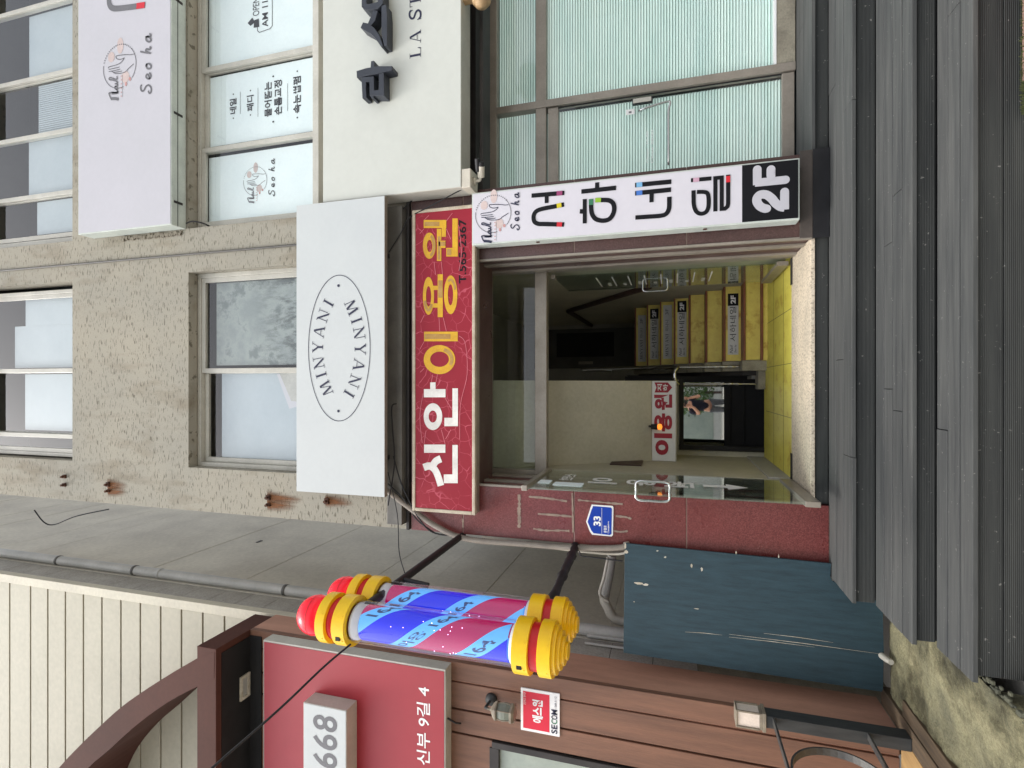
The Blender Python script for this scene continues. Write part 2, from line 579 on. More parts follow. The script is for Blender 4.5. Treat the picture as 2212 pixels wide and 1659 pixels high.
m_cream = M('panel_white', C(201, 204, 197), C(195, 198, 191), 1.2, 0.5, fine=0.04)
m_side = M('lightbox_side', C(206, 214, 206), C(188, 196, 190), 5, 0.5)
m_ink = M('black_film', C(20, 21, 26), C(17, 18, 22), 3, 0.5, spec=0.2)
m_inkblue = M('navy_ink', C(38, 40, 66), C(44, 46, 70), 3, 0.5)
m_grey_ink = M('grey_ink', C(104, 104, 108), C(112, 112, 116), 3, 0.5)
m_letter3d = M('dark_letter', C(58, 62, 70), C(48, 52, 60), 4, 0.45)
m_pink = M('pink_film', C(206, 188, 184), None, 3, 0.5, fine=0)
m_rose = M('rose_film', C(200, 150, 146), None, 3, 0.5, fine=0)
m_yel = M('yellow_letter', C(226, 178, 30), C(206, 156, 34), 9, 0.45, fine=0.2)
m_letwhite = M('white_letter', C(236, 234, 228), C(214, 210, 204), 8, 0.45)
m_glass = glass('window_glass', (0.98, 1.0, 0.99, 1), 1.3)
m_glassdoor = glass('door_glass', (0.86, 0.93, 0.90, 1), 1.3)
m_blind = M('pleated_blind', C(206, 228, 216), C(188, 214, 202), 1.5, 0.7)
m_dark_room = M('dark_room', C(74, 79, 81), C(62, 67, 70), 2, 0.9)
m_plaster = M('lobby_plaster', C(184, 179, 160), C(170, 166, 148), 2, 0.8, b=0.15)
m_plaster_dark = M('stairwell_plaster', C(176, 174, 166), C(160, 158, 150), 2, 0.85)
m_wfilm = M('white_window_film', C(220, 229, 231), C(212, 223, 226), 2, 0.4, fine=0.04, emit=0.05)  # faint glow added so the film reads brighter
m_wpanel = M('white_board', C(172, 182, 189), C(163, 174, 182), 2, 0.5, fine=0.04)
m_ply = M('teal_plywood', C(47, 71, 81), C(37, 57, 66), 3.5, 0.55, b=0.25, bscale=30, stretch=(9, 9, 1.2))
m_chip = M('bare_wood', C(206, 200, 186), C(170, 160, 140), 20, 0.8)
m_conc = M('neighbour_concrete', C(212, 206, 191), C(194, 188, 175), 1.4, 0.9, b=0.3, bscale=26, fine=0.14)
m_tile = M('grey_stone_tile', C(182, 178, 170), C(164, 160, 152), 4, 0.8, b=0.2, bscale=120, fine=0.3)
m_siding = M('cream_siding', C(182, 177, 158), C(174, 169, 150), 1.3, 0.6)
m_groove = M('siding_groove', C(128, 112, 104), C(112, 98, 92), 4, 0.8)
m_brown = M('brown_paint', C(196, 148, 126), C(178, 134, 114), 2.0, 0.6, b=0.12, bscale=14, stretch=(5, 5, 0.8))
m_wood = M('brown_boards', C(134, 97, 78), C(108, 79, 65), 1.5, 0.6, b=0.2, bscale=10, stretch=(8, 8, 0.7))
m_mauve = M('mauve_brown_fascia', C(86, 54, 46), C(78, 50, 43), 2.0, 0.7, spec=0.15)
m_signred = M('red_panel', C(156, 40, 52), C(160, 52, 60), 0.9, 0.45, fine=0.04)
m_stone = M('pale_render', C(166, 160, 142), C(132, 126, 112), 5, 0.9, b=0.4, bscale=50, fine=0.25)
def mound_mat():
    m, nt, bs = nodes_of('mossy_concrete')
    v = texco(nt)
    base = ramp(nt, noise(nt, v, 3.2, 7, 0.65), [(0.3, C(104, 102, 82)), (0.55, C(142, 137, 106)), (0.75, C(158, 150, 116))])
    dirt = ramp(nt, noise(nt, v, 2.1, 6, 0.7), [(0.46, (1, 1, 1, 1)), (0.62, C(140, 138, 128))])
    sp = ramp(nt, noise(nt, v, 70, 3), [(0.35, (0.72, 0.72, 0.7, 1)), (0.6, (1, 1, 1, 1))])
    col = mix(nt, 1.0, mix(nt, 1.0, base, dirt, 'MULTIPLY'), sp, 'MULTIPLY')
    nt.links.new(col, bs.inputs['Base Color'])
    setp(bs, Roughness=0.92)
    bump(nt, bs, noise(nt, v, 24, 8, 0.7), 0.8, 0.02)
    return m
m_mound = mound_mat()
m_pave = M('pavement_concrete', C(186, 182, 172), C(166, 162, 153), 3, 0.9, b=0.3)
m_pvc = M('grey_pipe', C(184, 183, 178), C(164, 163, 158), 3, 0.45)
m_pvcw = M('white_pipe', C(204, 200, 188), C(178, 172, 158), 5, 0.4)
m_flex = M('ribbed_conduit', C(150, 142, 132), C(128, 120, 112), 6, 0.6)
m_rubber = M('black_cable', C(28, 28, 31), C(38, 38, 41), 9, 0.5)
m_iron = M('dark_iron', C(70, 70, 70), C(92, 90, 86), 9, 0.5, 0.3, b=0.2)
m_rust = M('rusty_iron', C(66, 46, 40), C(96, 62, 44), 14, 0.85, b=0.3)
m_chrome = M('chrome', C(214, 214, 212), C(196, 196, 196), 3, 0.16, 1.0, fine=0)
m_py = M('yellow_plastic', C(248, 204, 28), C(240, 188, 22), 4, 0.32, fine=0.05)
m_pr = M('red_plastic', C(214, 30, 36), C(190, 24, 32), 4, 0.32, fine=0.05)
m_ball = M('red_globe', C(232, 24, 46), C(220, 20, 40), 3, 0.22, fine=0.03, emit=0.18)
m_blue = M('address_blue', C(14, 62, 168), C(12, 56, 156), 3, 0.35, fine=0.03)
m_platewhite = M('plate_white', C(240, 240, 240), C(232, 232, 230), 3, 0.35, fine=0.03)
m_platered = M('plate_red', C(218, 36, 62), C(208, 32, 58), 3, 0.35, fine=0.03)
m_mortar = M('mortar_smear', C(158, 140, 126), C(136, 118, 108), 20, 0.9)
m_beige = M('beige_plastic', C(190, 160, 120), C(170, 140, 104), 6, 0.5)
m_camw = M('camera_plastic', C(216, 210, 194), C(196, 190, 176), 6, 0.45)
m_skin = M('skin', C(206, 156, 130), C(190, 138, 114), 8, 0.55, fine=0.04)
m_navy = M('navy_cloth', C(26, 30, 50), C(20, 23, 40), 10, 0.85)
m_hair = M('black_hair', C(26, 22, 22), C(18, 15, 15), 20, 0.6)
m_trous = M('grey_trousers', C(90, 92, 98), C(76, 78, 84), 8, 0.85)
m_mir = M('mirror_glass', C(225, 228, 226), C(222, 226, 224), 1, 0.02, 1.0, fine=0)
m_dkpipe = M('dull_grey_pipe', C(96, 94, 90), C(84, 82, 78), 4, 0.5)
m_brownrail = M('brown_rail', C(74, 52, 44), C(58, 42, 38), 5, 0.5)
m_redink = M('dark_red_letter', C(150, 22, 40), C(136, 18, 36), 5, 0.5)
m_paper = M('sticker_paper', C(206, 206, 202), C(194, 194, 190), 4, 0.5, fine=0.04)
m_frost = M('frosted_pane', C(172, 180, 168), C(148, 160, 152), 1.6, 0.35)
m_lampglass = M('lantern_glass', C(236, 222, 208), C(220, 206, 194), 5, 0.4)
m_lampgrey = M('lantern_grey_glass', C(132, 136, 122), C(112, 116, 106), 5, 0.3)
m_lampmet = M('weathered_white_metal', C(150, 140, 122), C(120, 110, 96), 14, 0.6)
m_slate = M('slate_metal', C(64, 66, 66), C(50, 52, 53), 4, 0.55, stretch=(6, 6, 1))
m_strip = {k: M('film_' + k, c, None, 3, 0.4, fine=0) for k, c in dict(
    red=C(206, 36, 50), yellow=C(216, 200, 40), plum=C(150, 64, 110), green=C(58, 120, 88), lime=C(140, 180, 50),
    blue=C(70, 120, 200), sky=C(120, 176, 216), rose=C(206, 166, 186)).items()}

YW = 4.48            # face of the upper wall and of the granite
FL = R(-1.0)         # lobby floor
XL = -1.34           # left corner of the building

# ------------------------------------------------------------------ ground
gr = BOX('pavement', m_pave, None, -40, 40, -40, 40, -0.3, 0.0)
tag(gr, kind='structure')

# ------------------------------------------------------------------ main building
bld = thing('office_building', 'three storey building of dash textured beige concrete over a red granite ground floor entrance', 'building', (0.1, 4.6, 0))
mb = MB()
ztop, zw0, z2t = 10.4, ZZ(880, YW), R(4.92)
zs2, zs3, z3t = R(3.10), R(6.62), R(8.35)
# window openings: left column and right column, second and third floor
xa, xb, xr, xe = -0.885, 1.185, 1.65, 7.0
def wallbox(x0, x1, z0, z1):
    mb.box(x0, x1, YW, YW + 0.22, z0, z1)
wallbox(XL, xa, zw0, ztop)
wallbox(xb, xr, zw0, ztop)
for (x0, x1) in ((xa, xb), (xr, xe)):
    wallbox(x0, x1, zw0, zs2)
    wallbox(x0, x1, z2t, zs3)
    wallbox(x0, x1, z3t, ztop)
mb.box(XL, XL + 0.2, YW + 0.22, 6.25, zw0, R(5.65))
mb.box(XL, XL + 0.2, YW + 0.22, 5.45, R(5.65), ztop)
mb.box(XL, XL + 0.2, 6.25, 10.6, zw0, R(2.9))
mb.build('wall', m_wall, bld)
# closed dark rooms behind the upper windows
rm = MB()
for z0, z1, yb in ((zw0 + 0.3, R(5.6), 6.25), (R(5.7), ztop - 0.15, 5.45)):
    rm.box(XL + 0.2, xe, yb - 0.15, yb, z0, z1)
    rm.box(XL + 0.2, xe, YW + 0.22, yb, z0 - 0.1, z0)
    rm.box(XL + 0.2, xe, YW + 0.22, yb, z1, z1 + 0.1)
    rm.box(1.38, 1.48, YW + 0.22, yb - 0.15, z0, z1)
    rm.box(xe, xe + 0.1, YW, yb, z0, z1)
rm.build('room', m_dark_room, bld)

YF = 4.62
def sash_window(x0, x1, z0, z1, splits, first_front=True, name='window', glz=m_glass):
    """aluminium sliding window: outer frame, sashes alternately in front and behind"""
    fr = MB()
    t = 0.045
    fr.box(x0, x0 + t, YF - 0.03, YF + 0.07, z0, z1)
    fr.box(x1 - t, x1, YF - 0.03, YF + 0.07, z0, z1)
    fr.box(x0 + t, x1 - t, YF - 0.03, YF + 0.07, z1 - t, z1)
    fr.box(x0 + t, x1 - t, YF - 0.045, YF + 0.07, z0, z0 + t)
    wi = fr.build(name, m_alu, bld, 0.004)
    xs = [x0 + t] + splits + [x1 - t]
    for i in range(len(xs) - 1):
        fwd = (i % 2 == 0) == first_front
        ya = YF - 0.02 if fwd else YF + 0.022
        a, b = xs[i] - (0.022 if i else 0), xs[i + 1] + (0.022 if i < len(xs) - 2 else 0)
        s = MB()
        q = 0.05
        za, zb = z0 + t, z1 - t
        s.box(a, a + q, ya, ya + 0.035, za, zb)
        s.box(b - q, b, ya, ya + 0.035, za, zb)
        s.box(a + q, b - q, ya, ya + 0.035, za, za + q)
        s.box(a + q, b - q, ya, ya + 0.035, zb - q, zb)
        s.build('sash', m_alu, wi, 0.004)
        MB().face([(a + q, ya + 0.016, za + q), (b - q, ya + 0.016, za + q), (b - q, ya + 0.016, zb - q), (a + q, ya + 0.016, zb - q)]).build('pane', glz, wi)
    return wi
m_glassw = glass('office_glass', (0.98, 1.0, 1.0, 1), 1.3)
# second floor, left
w1 = sash_window(xa, xb, zs2, z2t - 0.005, [0.14], False, glz=m_glassw)
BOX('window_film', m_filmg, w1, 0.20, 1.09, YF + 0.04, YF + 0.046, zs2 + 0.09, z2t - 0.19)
b1 = BOX('white_board', m_wpanel, w1, -0.80, 0.12, YF + 0.062, YF + 0.069, zs2 + 0.05, z2t - 0.24)
sc = MB(); Yb = YF + 0.0595
sc.prism(pts2([(598, 808), (625, 883), (639, 879), (660, 878), (660, 802)], Yb), Yb, Yb + 0.002)
sc.build('screen_frame', m_lilac, b1)
sc = MB(); Yb = YF + 0.057
sc.prism(pts2([(604, 807), (629, 866), (637, 867), (662, 870), (662, 802)], Yb), Yb, Yb + 0.002)
sc.build('screen', m_pvc, b1)
# third floor, left
w2 = sash_window(xa + 0.02, xb - 0.06, zs3, z3t, [-0.62, 0.16], True)
for x0, x1, zt in ((-0.57, 0.12, ZZ(56, 4.69)), (0.20, 0.72, ZZ(34, 4.69)), (0.721, 1.07, ZZ(57, 4.69))):
    BOX('white_board', m_wpanel, w2, x0, x1, YF + 0.062, YF + 0.069, zs3 + 0.05, zt)
# third floor, right
w3 = sash_window(xr, xe, zs3, z3t, [1.78, 2.28, 3.02, 3.72, 4.6, 5.6], True)
for x0, x1, zt in ((1.84, 2.24, ZZ(82, 4.69)), (2.32, 3.0, ZZ(64, 4.69)), (3.06, 3.68, ZZ(85, 4.69)), (3.76, 4.56, ZZ(65, 4.69))):
    b = MB()
    if 3.0 < x0 < 3.5:
        nrib = 24
        for k in range(nrib):
            xx = x0 + (x1 - x0) * k / nrib
            b.box(xx, xx + (x1 - x0) / nrib * 0.72, YF + 0.062, YF + 0.069, zs3 + 0.05, zt)
    else:
        b.box(x0, x1, YF + 0.062, YF + 0.069, zs3 + 0.05, zt)
    b.build('white_board', m_wpanel, w3)
# second floor, right: frosted white film with printed services
w4 = sash_window(xr, xe, zs2, z2t - 0.005, [2.52, 3.38, 4.3, 5.4], True)
YFm = YF + 0.046
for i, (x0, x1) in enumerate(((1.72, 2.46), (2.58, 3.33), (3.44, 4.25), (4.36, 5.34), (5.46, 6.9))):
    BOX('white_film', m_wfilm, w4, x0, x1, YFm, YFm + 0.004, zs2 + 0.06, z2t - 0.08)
tx = MB(); Yt = YFm - 0.003
txtp(tx, '· 네일 ·', 496, 511, 257, 202, Yt, 0.025)
txtp(tx, '· 패디 ·', 533, 548, 250, 194, Yt, 0.025)
txtp(tx, '물어뜯는', 571, 587, 252, 177, Yt, 0.025)
txtp(tx, '손톱교정', 592, 609, 248, 173, Yt, 0.025)
txtp(tx, '·', 588, 592, 265, 261, Yt, 0.02)
txtp(tx, '·', 588, 592, 167, 163, Yt, 0.02)
txtp(tx, '· 속눈썹펌 ·', 633, 650, 256, 152, Yt, 0.025)
for px, a, b in ((519, 246, 198), (557, 252, 190), (621, 240, 180)):
    q = pts2([(px, a), (px, b)], Yt)
    tx.ribbon(q, 0.004, Yt)
tx.build('service_lettering', m_ink, w4)
tx = MB()
txtp(tx, 'OPEN', 546, 560, 34, -4, Yt, 0.0)
txtp(tx, 'AM 11:00', 566, 579, 58, -28, Yt, 0.01)
tx.ribbon(pts2([(556, 50), (556, 66), (560, 70), (583, 62), (588, 56), (588, -30)], Yt), 0.007, Yt)
tx.prism(pts2([(535, 50), (545, 38), (551, 48), (541, 56)], Yt), Yt - 0.001, Yt)
tx.prism(pts2([(548, 60), (549, 44), (559, 40), (560, 58)], Yt), Yt - 0.001, Yt)
tx.build('opening_hours_lettering', m_ink, w4)

def logo(mbs, cx, cz, s, Y, sx=1.0):
    """nail studio emblem: ring, beaded arc, hand, script; s = ring radius; mbs = dict of meshes"""
    U = s / 255.0
    def q(lst):
        return [(cx + (430 - y) * U * sx, cz + (470 - x) * U) for x, y in lst]
    line, dark, pk, rs = mbs['line'], mbs['dark'], mbs['pink'], mbs['rose']
    import math as m_
    arc = [(470 - 255 * m_.cos(t), 430 + 255 * m_.sin(t)) for t in [m_.radians(-10 + k * 6) for k in range(0, 20)]]
    line.ribbon(q(arc), 8 * U, Y)
    arc = [(470 - 255 * m_.cos(t), 430 + 255 * m_.sin(t)) for t in [m_.radians(140 + k * 6) for k in range(0, 15)]]
    line.ribbon(q(arc), 8 * U, Y)
    for k in range(19):
        t = m_.radians(-18 - k * 6.6)
        x, y = 470 - 255 * m_.cos(t), 430 + 255 * m_.sin(t)
        line.ribbon(q([(x - 7, y), (x + 7, y)]), 13 * U, Y)
    for st in ([(690, 325), (640, 325), (560, 310), (430, 300), (414, 310), (430, 335), (480, 352), (545, 345)],
               [(545, 345), (500, 385), (430, 405), (310, 410), (290, 425)], [(300, 440), (380, 440), (465, 440)],
               [(300, 465), (400, 468), (480, 465)], [(350, 472), (390, 488), (505, 492)],
               [(375, 490), (430, 510), (550, 515), (610, 480), (690, 440)]):
        dark.ribbon(smooth2(q(st), 4), 9 * U, Y)
    for st, wd in (([(452, 815), (400, 800), (335, 792)], 34), ([(335, 792), (312, 745), (308, 720), (360, 722), (440, 738)], 16), ([(345, 728), (400, 735), (450, 735)], 30),
                   ([(450, 735), (430, 705), (398, 680), (402, 660), (430, 668), (440, 690), (425, 700)], 15), ([(400, 658), (438, 650), (430, 630)], 17),
                   ([(398, 628), (436, 622), (428, 600)], 17), ([(428, 600), (360, 575), (312, 562), (308, 545), (330, 542), (400, 570), (432, 572), (430, 540)], 15)):
        dark.ribbon(smooth2(q(st), 4), wd * U, Y - 0.001)
    for k, y in enumerate((785, 740, 690, 640, 595, 550)):
        rs.ribbon(q([(490, y), (505, y)]), 12 * U, Y)
    line.ribbon(q([(517, 800), (517, 540)]), 4 * U, Y)
    for x, y, a, b in ((340, 300, 52, 62), (480, 190, 50, 95), (560, 570, 60, 70)):
        pk.face([(cx + (430 - y) * U * sx + b * U * m_.cos(k * .524), Y + 0.001, cz + (470 - x) * U + a * U * m_.sin(k * .524)) for k in range(12)])
    for x, y in ((570, 655), (632, 605)):
        rs.face([(cx + (430 - y) * U * sx + 24 * U * m_.cos(k * .524), Y, cz + (470 - x) * U + 17 * U * m_.sin(k * .524)) for k in range(12)])
SEOHA = [('S', [(.80, .88), (.66, 1.0), (.36, .92), (.32, .70), (.60, .5), (.66, .22), (.42, .0), (.10, .0), (.03, .16), (.24, .26)], 0.0),
         ('e', [(.04, .12), (.40, .24), (.46, .42), (.26, .46), (.10, .22), (.22, .02), (.42, .04), (.56, .16)], 1.05),
         ('o', [(.34, .46), (.12, .34), (.08, .08), (.28, .0), (.46, .2), (.42, .44), (.34, .46), (.52, .36)], 1.85),
         ('h', [(.08, .0), (.22, .5), (.40, 1.02)], 3.0), ('h', [(.14, .16), (.34, .48), (.48, .42), (.40, .12), (.50, .02), (.62, .12)], 3.0),
         ('a', [(.54, .46), (.26, .44), (.08, .14), (.22, .0), (.46, .2), (.54, .46), (.50, .08), (.60, .02), (.72, .14)], 3.9)]
def seoha(mb_, x0, x1, z0, z1, Y):
    sx = (x1 - x0) / 4.62
    sz = (z1 - z0) / 1.02
    for k, (c, st, off) in enumerate(SEOHA):
        mb_.ribbon(smooth2([(x0 + (off + x) * sx, z0 + z * sz) for x, z in st], 4), 0.13 * sz, Y - 0.0004 * k)
def logo_build(parent, cx, cz, s, Y, sx, dark, line):
    ms = {k: MB() for k in ('line', 'dark', 'pink', 'rose')}
    logo(ms, cx, cz, s, Y, sx)
    e = ms['dark'].build('emblem', dark, parent)
    ms['line'].build('ring', line, e)
    ms['pink'].build('petal', m_pink, e)
    ms['rose'].build('small_lettering', m_rose, e)
    return e
q = P(551, 391, Yt)
logo_build(w4, q.x, q.z, 0.150, Yt, 1.0, m_grey_ink, m_grey_ink)
s_ = MB(); a = P(588, 424, Yt); b = P(588, 343, Yt)
seoha(s_, a.x, b.x, ZZ(593, Yt), ZZ(580, Yt), Yt); s_.build('lettering', m_ink, w4)

# sill and cover strip under the right-hand second floor windows
sl = MB()
sl.box(1.66, 3.93, 4.36, 4.47, ZZ(688, 4.36), ZZ(675, 4.36))
sl.box(3.935, xe, 4.365, 4.47, ZZ(688, 4.36), ZZ(675, 4.36))
sl.build('window_sill', m_alu, bld, 0.004)

# channel between storeys, shutter housing behind the signs
ch = MB()
ch.box(XL, 1.7, YW - 0.03, YW + 0.15, ZZ(887, YW), zw0 - 0.002)
ch.box(1.7, xe, 4.72, 4.95, ZZ(1000, 4.4), zw0 + 0.3)
ch.build('channel', m_darktrim, bld, 0.004)
sh = MB()
sh.box(-1.28, 1.62, YW - 0.10, YW - 0.001, ZZ(868, YW - 0.1), ZZ(836, YW - 0.1))
sh.build('shutter_housing', M('grey_shutter', C(112, 110, 104), C(92, 90, 86), 4, 0.5), bld, 0.004)
sh = MB()
sh.box(1.62, xe, 4.52, 4.72, ZZ(1042, 4.6), R(1.62))
sh.box(1.62, xe, 4.70, 5.05, ZZ(1044, 5.05), ZZ(1044, 5.05) + 0.12)
sh.build('shop_lintel', m_darktrim, bld, 0.005)

# granite pilasters and lintel
gp = MB()
zt1 = R(-1.113)
def slabs(mbx, x0, x1, y0, y1, zs):
    for i in range(len(zs) - 1):
        mbx.box(x0, x1, y0, y1, zs[i] + 0.003, zs[i + 1] - 0.003)
zj = [zt1, ZZ(1483, 4.47), ZZ(1240, 4.47), ZZ(1000, 4.47), ZZ(888, 4.47)]
slabs(gp, XL, -0.90, 4.47, 5.05, zj)
gp.build('granite_pilaster', m_gran, bld, 0.003)
gj = BOX('grout', m_mortar, bld, XL + 0.004, -0.904, 4.474, 5.04, zt1, ZZ(888, 4.47))
gp = MB()
slabs(gp, 1.10, 1.72, 4.47, 5.04, zj)
gp.build('granite_pilaster', m_gran_dark, bld, 0.003)
BOX('grout', m_mortar, bld, 1.104, 1.716, 4.474, 5.03, zt1, ZZ(888, 4.47))
gp = MB()
gp.box(-0.898, 1.098, 4.47, 4.9, ZZ(1030, 4.47), ZZ(888, 4.47))
gp.build('granite_lintel', m_gran_dark, bld, 0.003)
# smears of old mortar on the left pilaster
rn = random.Random(3)
def smear(pa, wd=0.012):
    p = smooth2(pts2(pa, 4.466), 6)
    MB().ribbon(p, [wd * rn.uniform(0.5, 1.5) for _ in p], 4.466).build('mortar_smear', m_mortar, bld)
smear([(1121, 1068), (1122, 1085), (1121, 1105), (1122, 1122), (1121, 1140)], 0.026)
for pa in ([(1142, 1073), (1170, 1075), (1200, 1079), (1225, 1083)], [(1162, 1110), (1190, 1112), (1215, 1114), (1235, 1116)], [(1152, 1142), (1180, 1146), (1212, 1146), (1230, 1147)],
           [(1248, 1080), (1280, 1083), (1320, 1087), (1345, 1089)], [(1330, 1115), (1352, 1117), (1364, 1121)], [(1322, 1146), (1340, 1149), (1356, 1147)], [(1000, 1120), (1000, 1140)], [(1236, 1065), (1237, 1100), (1238, 1150)]):
    smear(pa, 0.015)
# reveal trims of the recessed entrance
tr = MB()
for x0, x1 in ((1.080, 1.10), (-0.90, -0.880)):
    for y0, y1 in ((4.462, 4.50), (4.66, 4.70), (4.71, 4.735), (4.95, 5.05)):
        tr.box(x0, x1, y0, y1, FL + 0.001, R(1.84))
tr.box(-0.90, 1.10, 4.455, 4.50, R(1.82), R(1.88))
tr.build('entrance_trim', m_bronze, bld, 0.003)
tr = MB()
tr.box(-0.88, 1.08, 4.50, 4.68, R(1.84), R(1.90))
tr.box(-0.88, 1.08, 4.68, 4.84, R(1.80), R(1.86))
tr.box(-0.88, 1.08, 4.84, 5.02, R(1.76), R(1.82))
tr.build('entrance_soffit', m_trim, bld, 0.003)
# leftover cable ties tangled along the head of the entrance
cb = MB()
for k in range(9):
    x = -0.62 + k * 0.17
    cb.tube(smooth3([(x, 4.9, R(1.765)), (x + 0.03, 4.88, R(1.735)), (x + 0.09, 4.885, R(1.752)), (x + 0.14, 4.9, R(1.74)), (x + 0.17, 4.9, R(1.765))], 4), 0.0045, 6)
cb.build('loose_cable', m_rubber, bld)

# door frame, transom and transom light
YD = 5.15
ef = MB()
zt0, zt1_ = ZZ(1183, YD), ZZ(1158, YD)
ef.box(-0.90, 1.12, YD - 0.05, YD + 0.05, zt0, zt1_)
ef.box(-0.90, 1.12, YD - 0.05, YD + 0.05, R(1.75), R(1.86))
ef.box(-0.90, -0.845, YD - 0.05, YD + 0.05, FL, zt0)
ef.box(1.10, 1.14, YD - 0.05, YD + 0.05, FL, zt0)
ef.box(-0.90, -0.845, YD - 0.05, YD + 0.05, zt1_, R(1.75))
ef.box(1.10, 1.14, YD - 0.05, YD + 0.05, zt1_, R(1.75))
efo = ef.build('entrance_frame', m_alu2, bld, 0.004)
MB().face([(-0.845, YD, zt1_), (1.10, YD, zt1_), (1.10, YD, R(1.75)), (-0.845, YD, R(1.75))]).build('transom_pane', m_glassdoor, efo)
# threshold of pale granite and the little iron plates at the hinges
th = MB()
th.box(-0.895, 1.095, 4.494, YD + 0.02, FL - 0.024, FL + 0.006)
th.build('threshold', m_gran_pale, bld, 0.004)
for x0, x1 in ((-0.84, -0.60), (0.86, 1.09)):
    BOX('hinge_plate', m_darktrim, bld, x0, x1, YD - 0.03, YD + 0.03, FL + 0.008, FL + 0.014)

# left glass leaf, standing open at a right angle to the street
def handle(mbx, xg, yc, z0, z1, out, sgn):
    mbx.tube(smooth3([(xg, yc, z0), (xg + sgn * out * 0.75, yc, z0), (xg + sgn * out, yc, z0 + 0.035), (xg + sgn * out, yc, (z0 + z1) / 2), (xg + sgn * out, yc, z1 - 0.035), (xg + sgn * out * 0.75, yc, z1), (xg, yc, z1)], 5), 0.011, 10)
xg = -0.832
dlo = BOX('glass_door', m_glassdoor, bld, xg - 0.005, xg + 0.005, 4.145, YD - 0.065, FL + 0.1, zt0 - 0.04)
tag(dlo, 'left glass leaf standing open towards the steps')
BOX('rail', m_alu2, dlo, xg - 0.02, xg + 0.02, 4.14, YD - 0.06, FL + 0.02, FL + 0.115, 0.003)
BOX('rail', m_alu2, dlo, xg - 0.022, xg + 0.022, 4.14, YD - 0.06, zt0 - 0.06, zt0 - 0.015, 0.003)
hm = MB()
handle(hm, xg, 4.30, R(0.02), R(0.27), 0.075, -1)
handle(hm, xg, 4.30, R(0.02), R(0.27), 0.075, 1)
hm.build('handle', m_chrome, dlo)
def glass_txt(mbx, body, xg_, yc, w_, z0, z1, bold=0.03):
    vs, fs, (a, b, c, d) = glyphs(body, bold)
    mbx.mesh([(xg_, yc - ((x - a) / (b - a) - 0.5) * w_, z0 + (y - c) / (d - c) * (z1 - z0)) for x, y in vs], fs)
lt = MB()
xo = xg + 0.008
glass_txt(lt, '신안', xo, 4.70, 0.32, R(0.83), R(0.94))
glass_txt(lt, '이', xo, 4.62, 0.26, R(0.44), R(0.68))
glass_txt(lt, '용', xo, 4.62, 0.26, R(0.13), R(0.37))
glass_txt(lt, '원', xo, 4.62, 0.26, R(-0.17), R(0.06))
ay = 4.62
lt.face([(xo, ay - 0.12, R(-0.42)), (xo, ay, R(-0.58)), (xo, ay + 0.12, R(-0.42))])
lt.face([(xo, ay - 0.05, R(-0.42)), (xo, ay + 0.05, R(-0.42)), (xo, ay + 0.05, R(-0.24)), (xo, ay - 0.05, R(-0.24))])
lt.build('lettering', m_platewhite, dlo)
st_ = MB()
st_.box(xo, xo + 0.002, 4.30, 4.44, R(0.70), R(0.94))
st_.box(xo, xo + 0.002, 4.36, 4.50, R(0.98), R(1.08))
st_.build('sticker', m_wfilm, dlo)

# right glass leaf, swung inwards
xq = 1.062
dro = BOX('glass_door', m_glassdoor, bld, xq - 0.005, xq + 0.005, YD + 0.065, 6.075, FL + 0.1, zt0 - 0.04)
tag(dro, 'right glass leaf swung inwards with white lettering')
BOX('rail', m_alu2, dro, xq - 0.02, xq + 0.02, YD + 0.06, 6.08, FL + 0.02, FL + 0.115, 0.003)
BOX('corner_clamp', m_alu2, dro, xq - 0.02, xq + 0.02, YD + 0.06, 5.30, zt0 - 0.06, zt0 - 0.015, 0.003)
hm = MB()
handle(hm, xq, 5.92, R(0.05), R(0.30), 0.07, -1)
handle(hm, xq, 5.92, R(0.05), R(0.30), 0.07, 1)
hm.build('handle', m_chrome, dro)
lt = MB()
for k in range(8):
    z = R(0.72 - k * 0.155)
    yy0, yy1 = 5.36, 5.86
    lt.face([(xq - 0.008, yy0, z), (xq - 0.008, yy0, z + 0.012), (xq - 0.008, yy1, z + 0.012), (xq - 0.008, yy1, z)][::-1])
    if k:
        n_ = 3 + (k * 2) % 4
        for j in range(n_):
            y0 = yy1 - 0.03 - j * 0.035
            lt.face([(xq - 0.008, y0, z + 0.05), (xq - 0.008, y0 - 0.026, z + 0.05), (xq - 0.008, y0 - 0.026, z + 0.05 + 0.03 + 0.012 * (j % 2)), (xq - 0.008, y0, z + 0.08)])
lt.build('lettering', m_platewhite, dro)

# ------------------------------------------------------------------ lobby and stairwell
YB, YLAND, YEND = 6.67, 8.5, 10.3
lob = MB()
lob.box(XL + 0.21, -0.84, YD + 0.05, 10.6, R(-3.0), R(2.25))       # left wall
lob.box(1.14, 1.40, YD + 0.05, 10.6, R(-3.0), R(2.9))              # right wall
lob.build('lobby_wall', m_plaster, bld)
lob = MB()
lob.box(-0.84, 1.14, YEND, YEND + 0.15, R(0.4), R(2.9))
lob.box(0.06, 0.16, 6.9, YEND, R(-3.0), R(-0.9))
lob.box(-0.84, 1.14, YD + 0.05, YEND + 0.15, R(2.8), R(2.9))
lob.build('stairwell_wall', m_plaster_dark, bld)
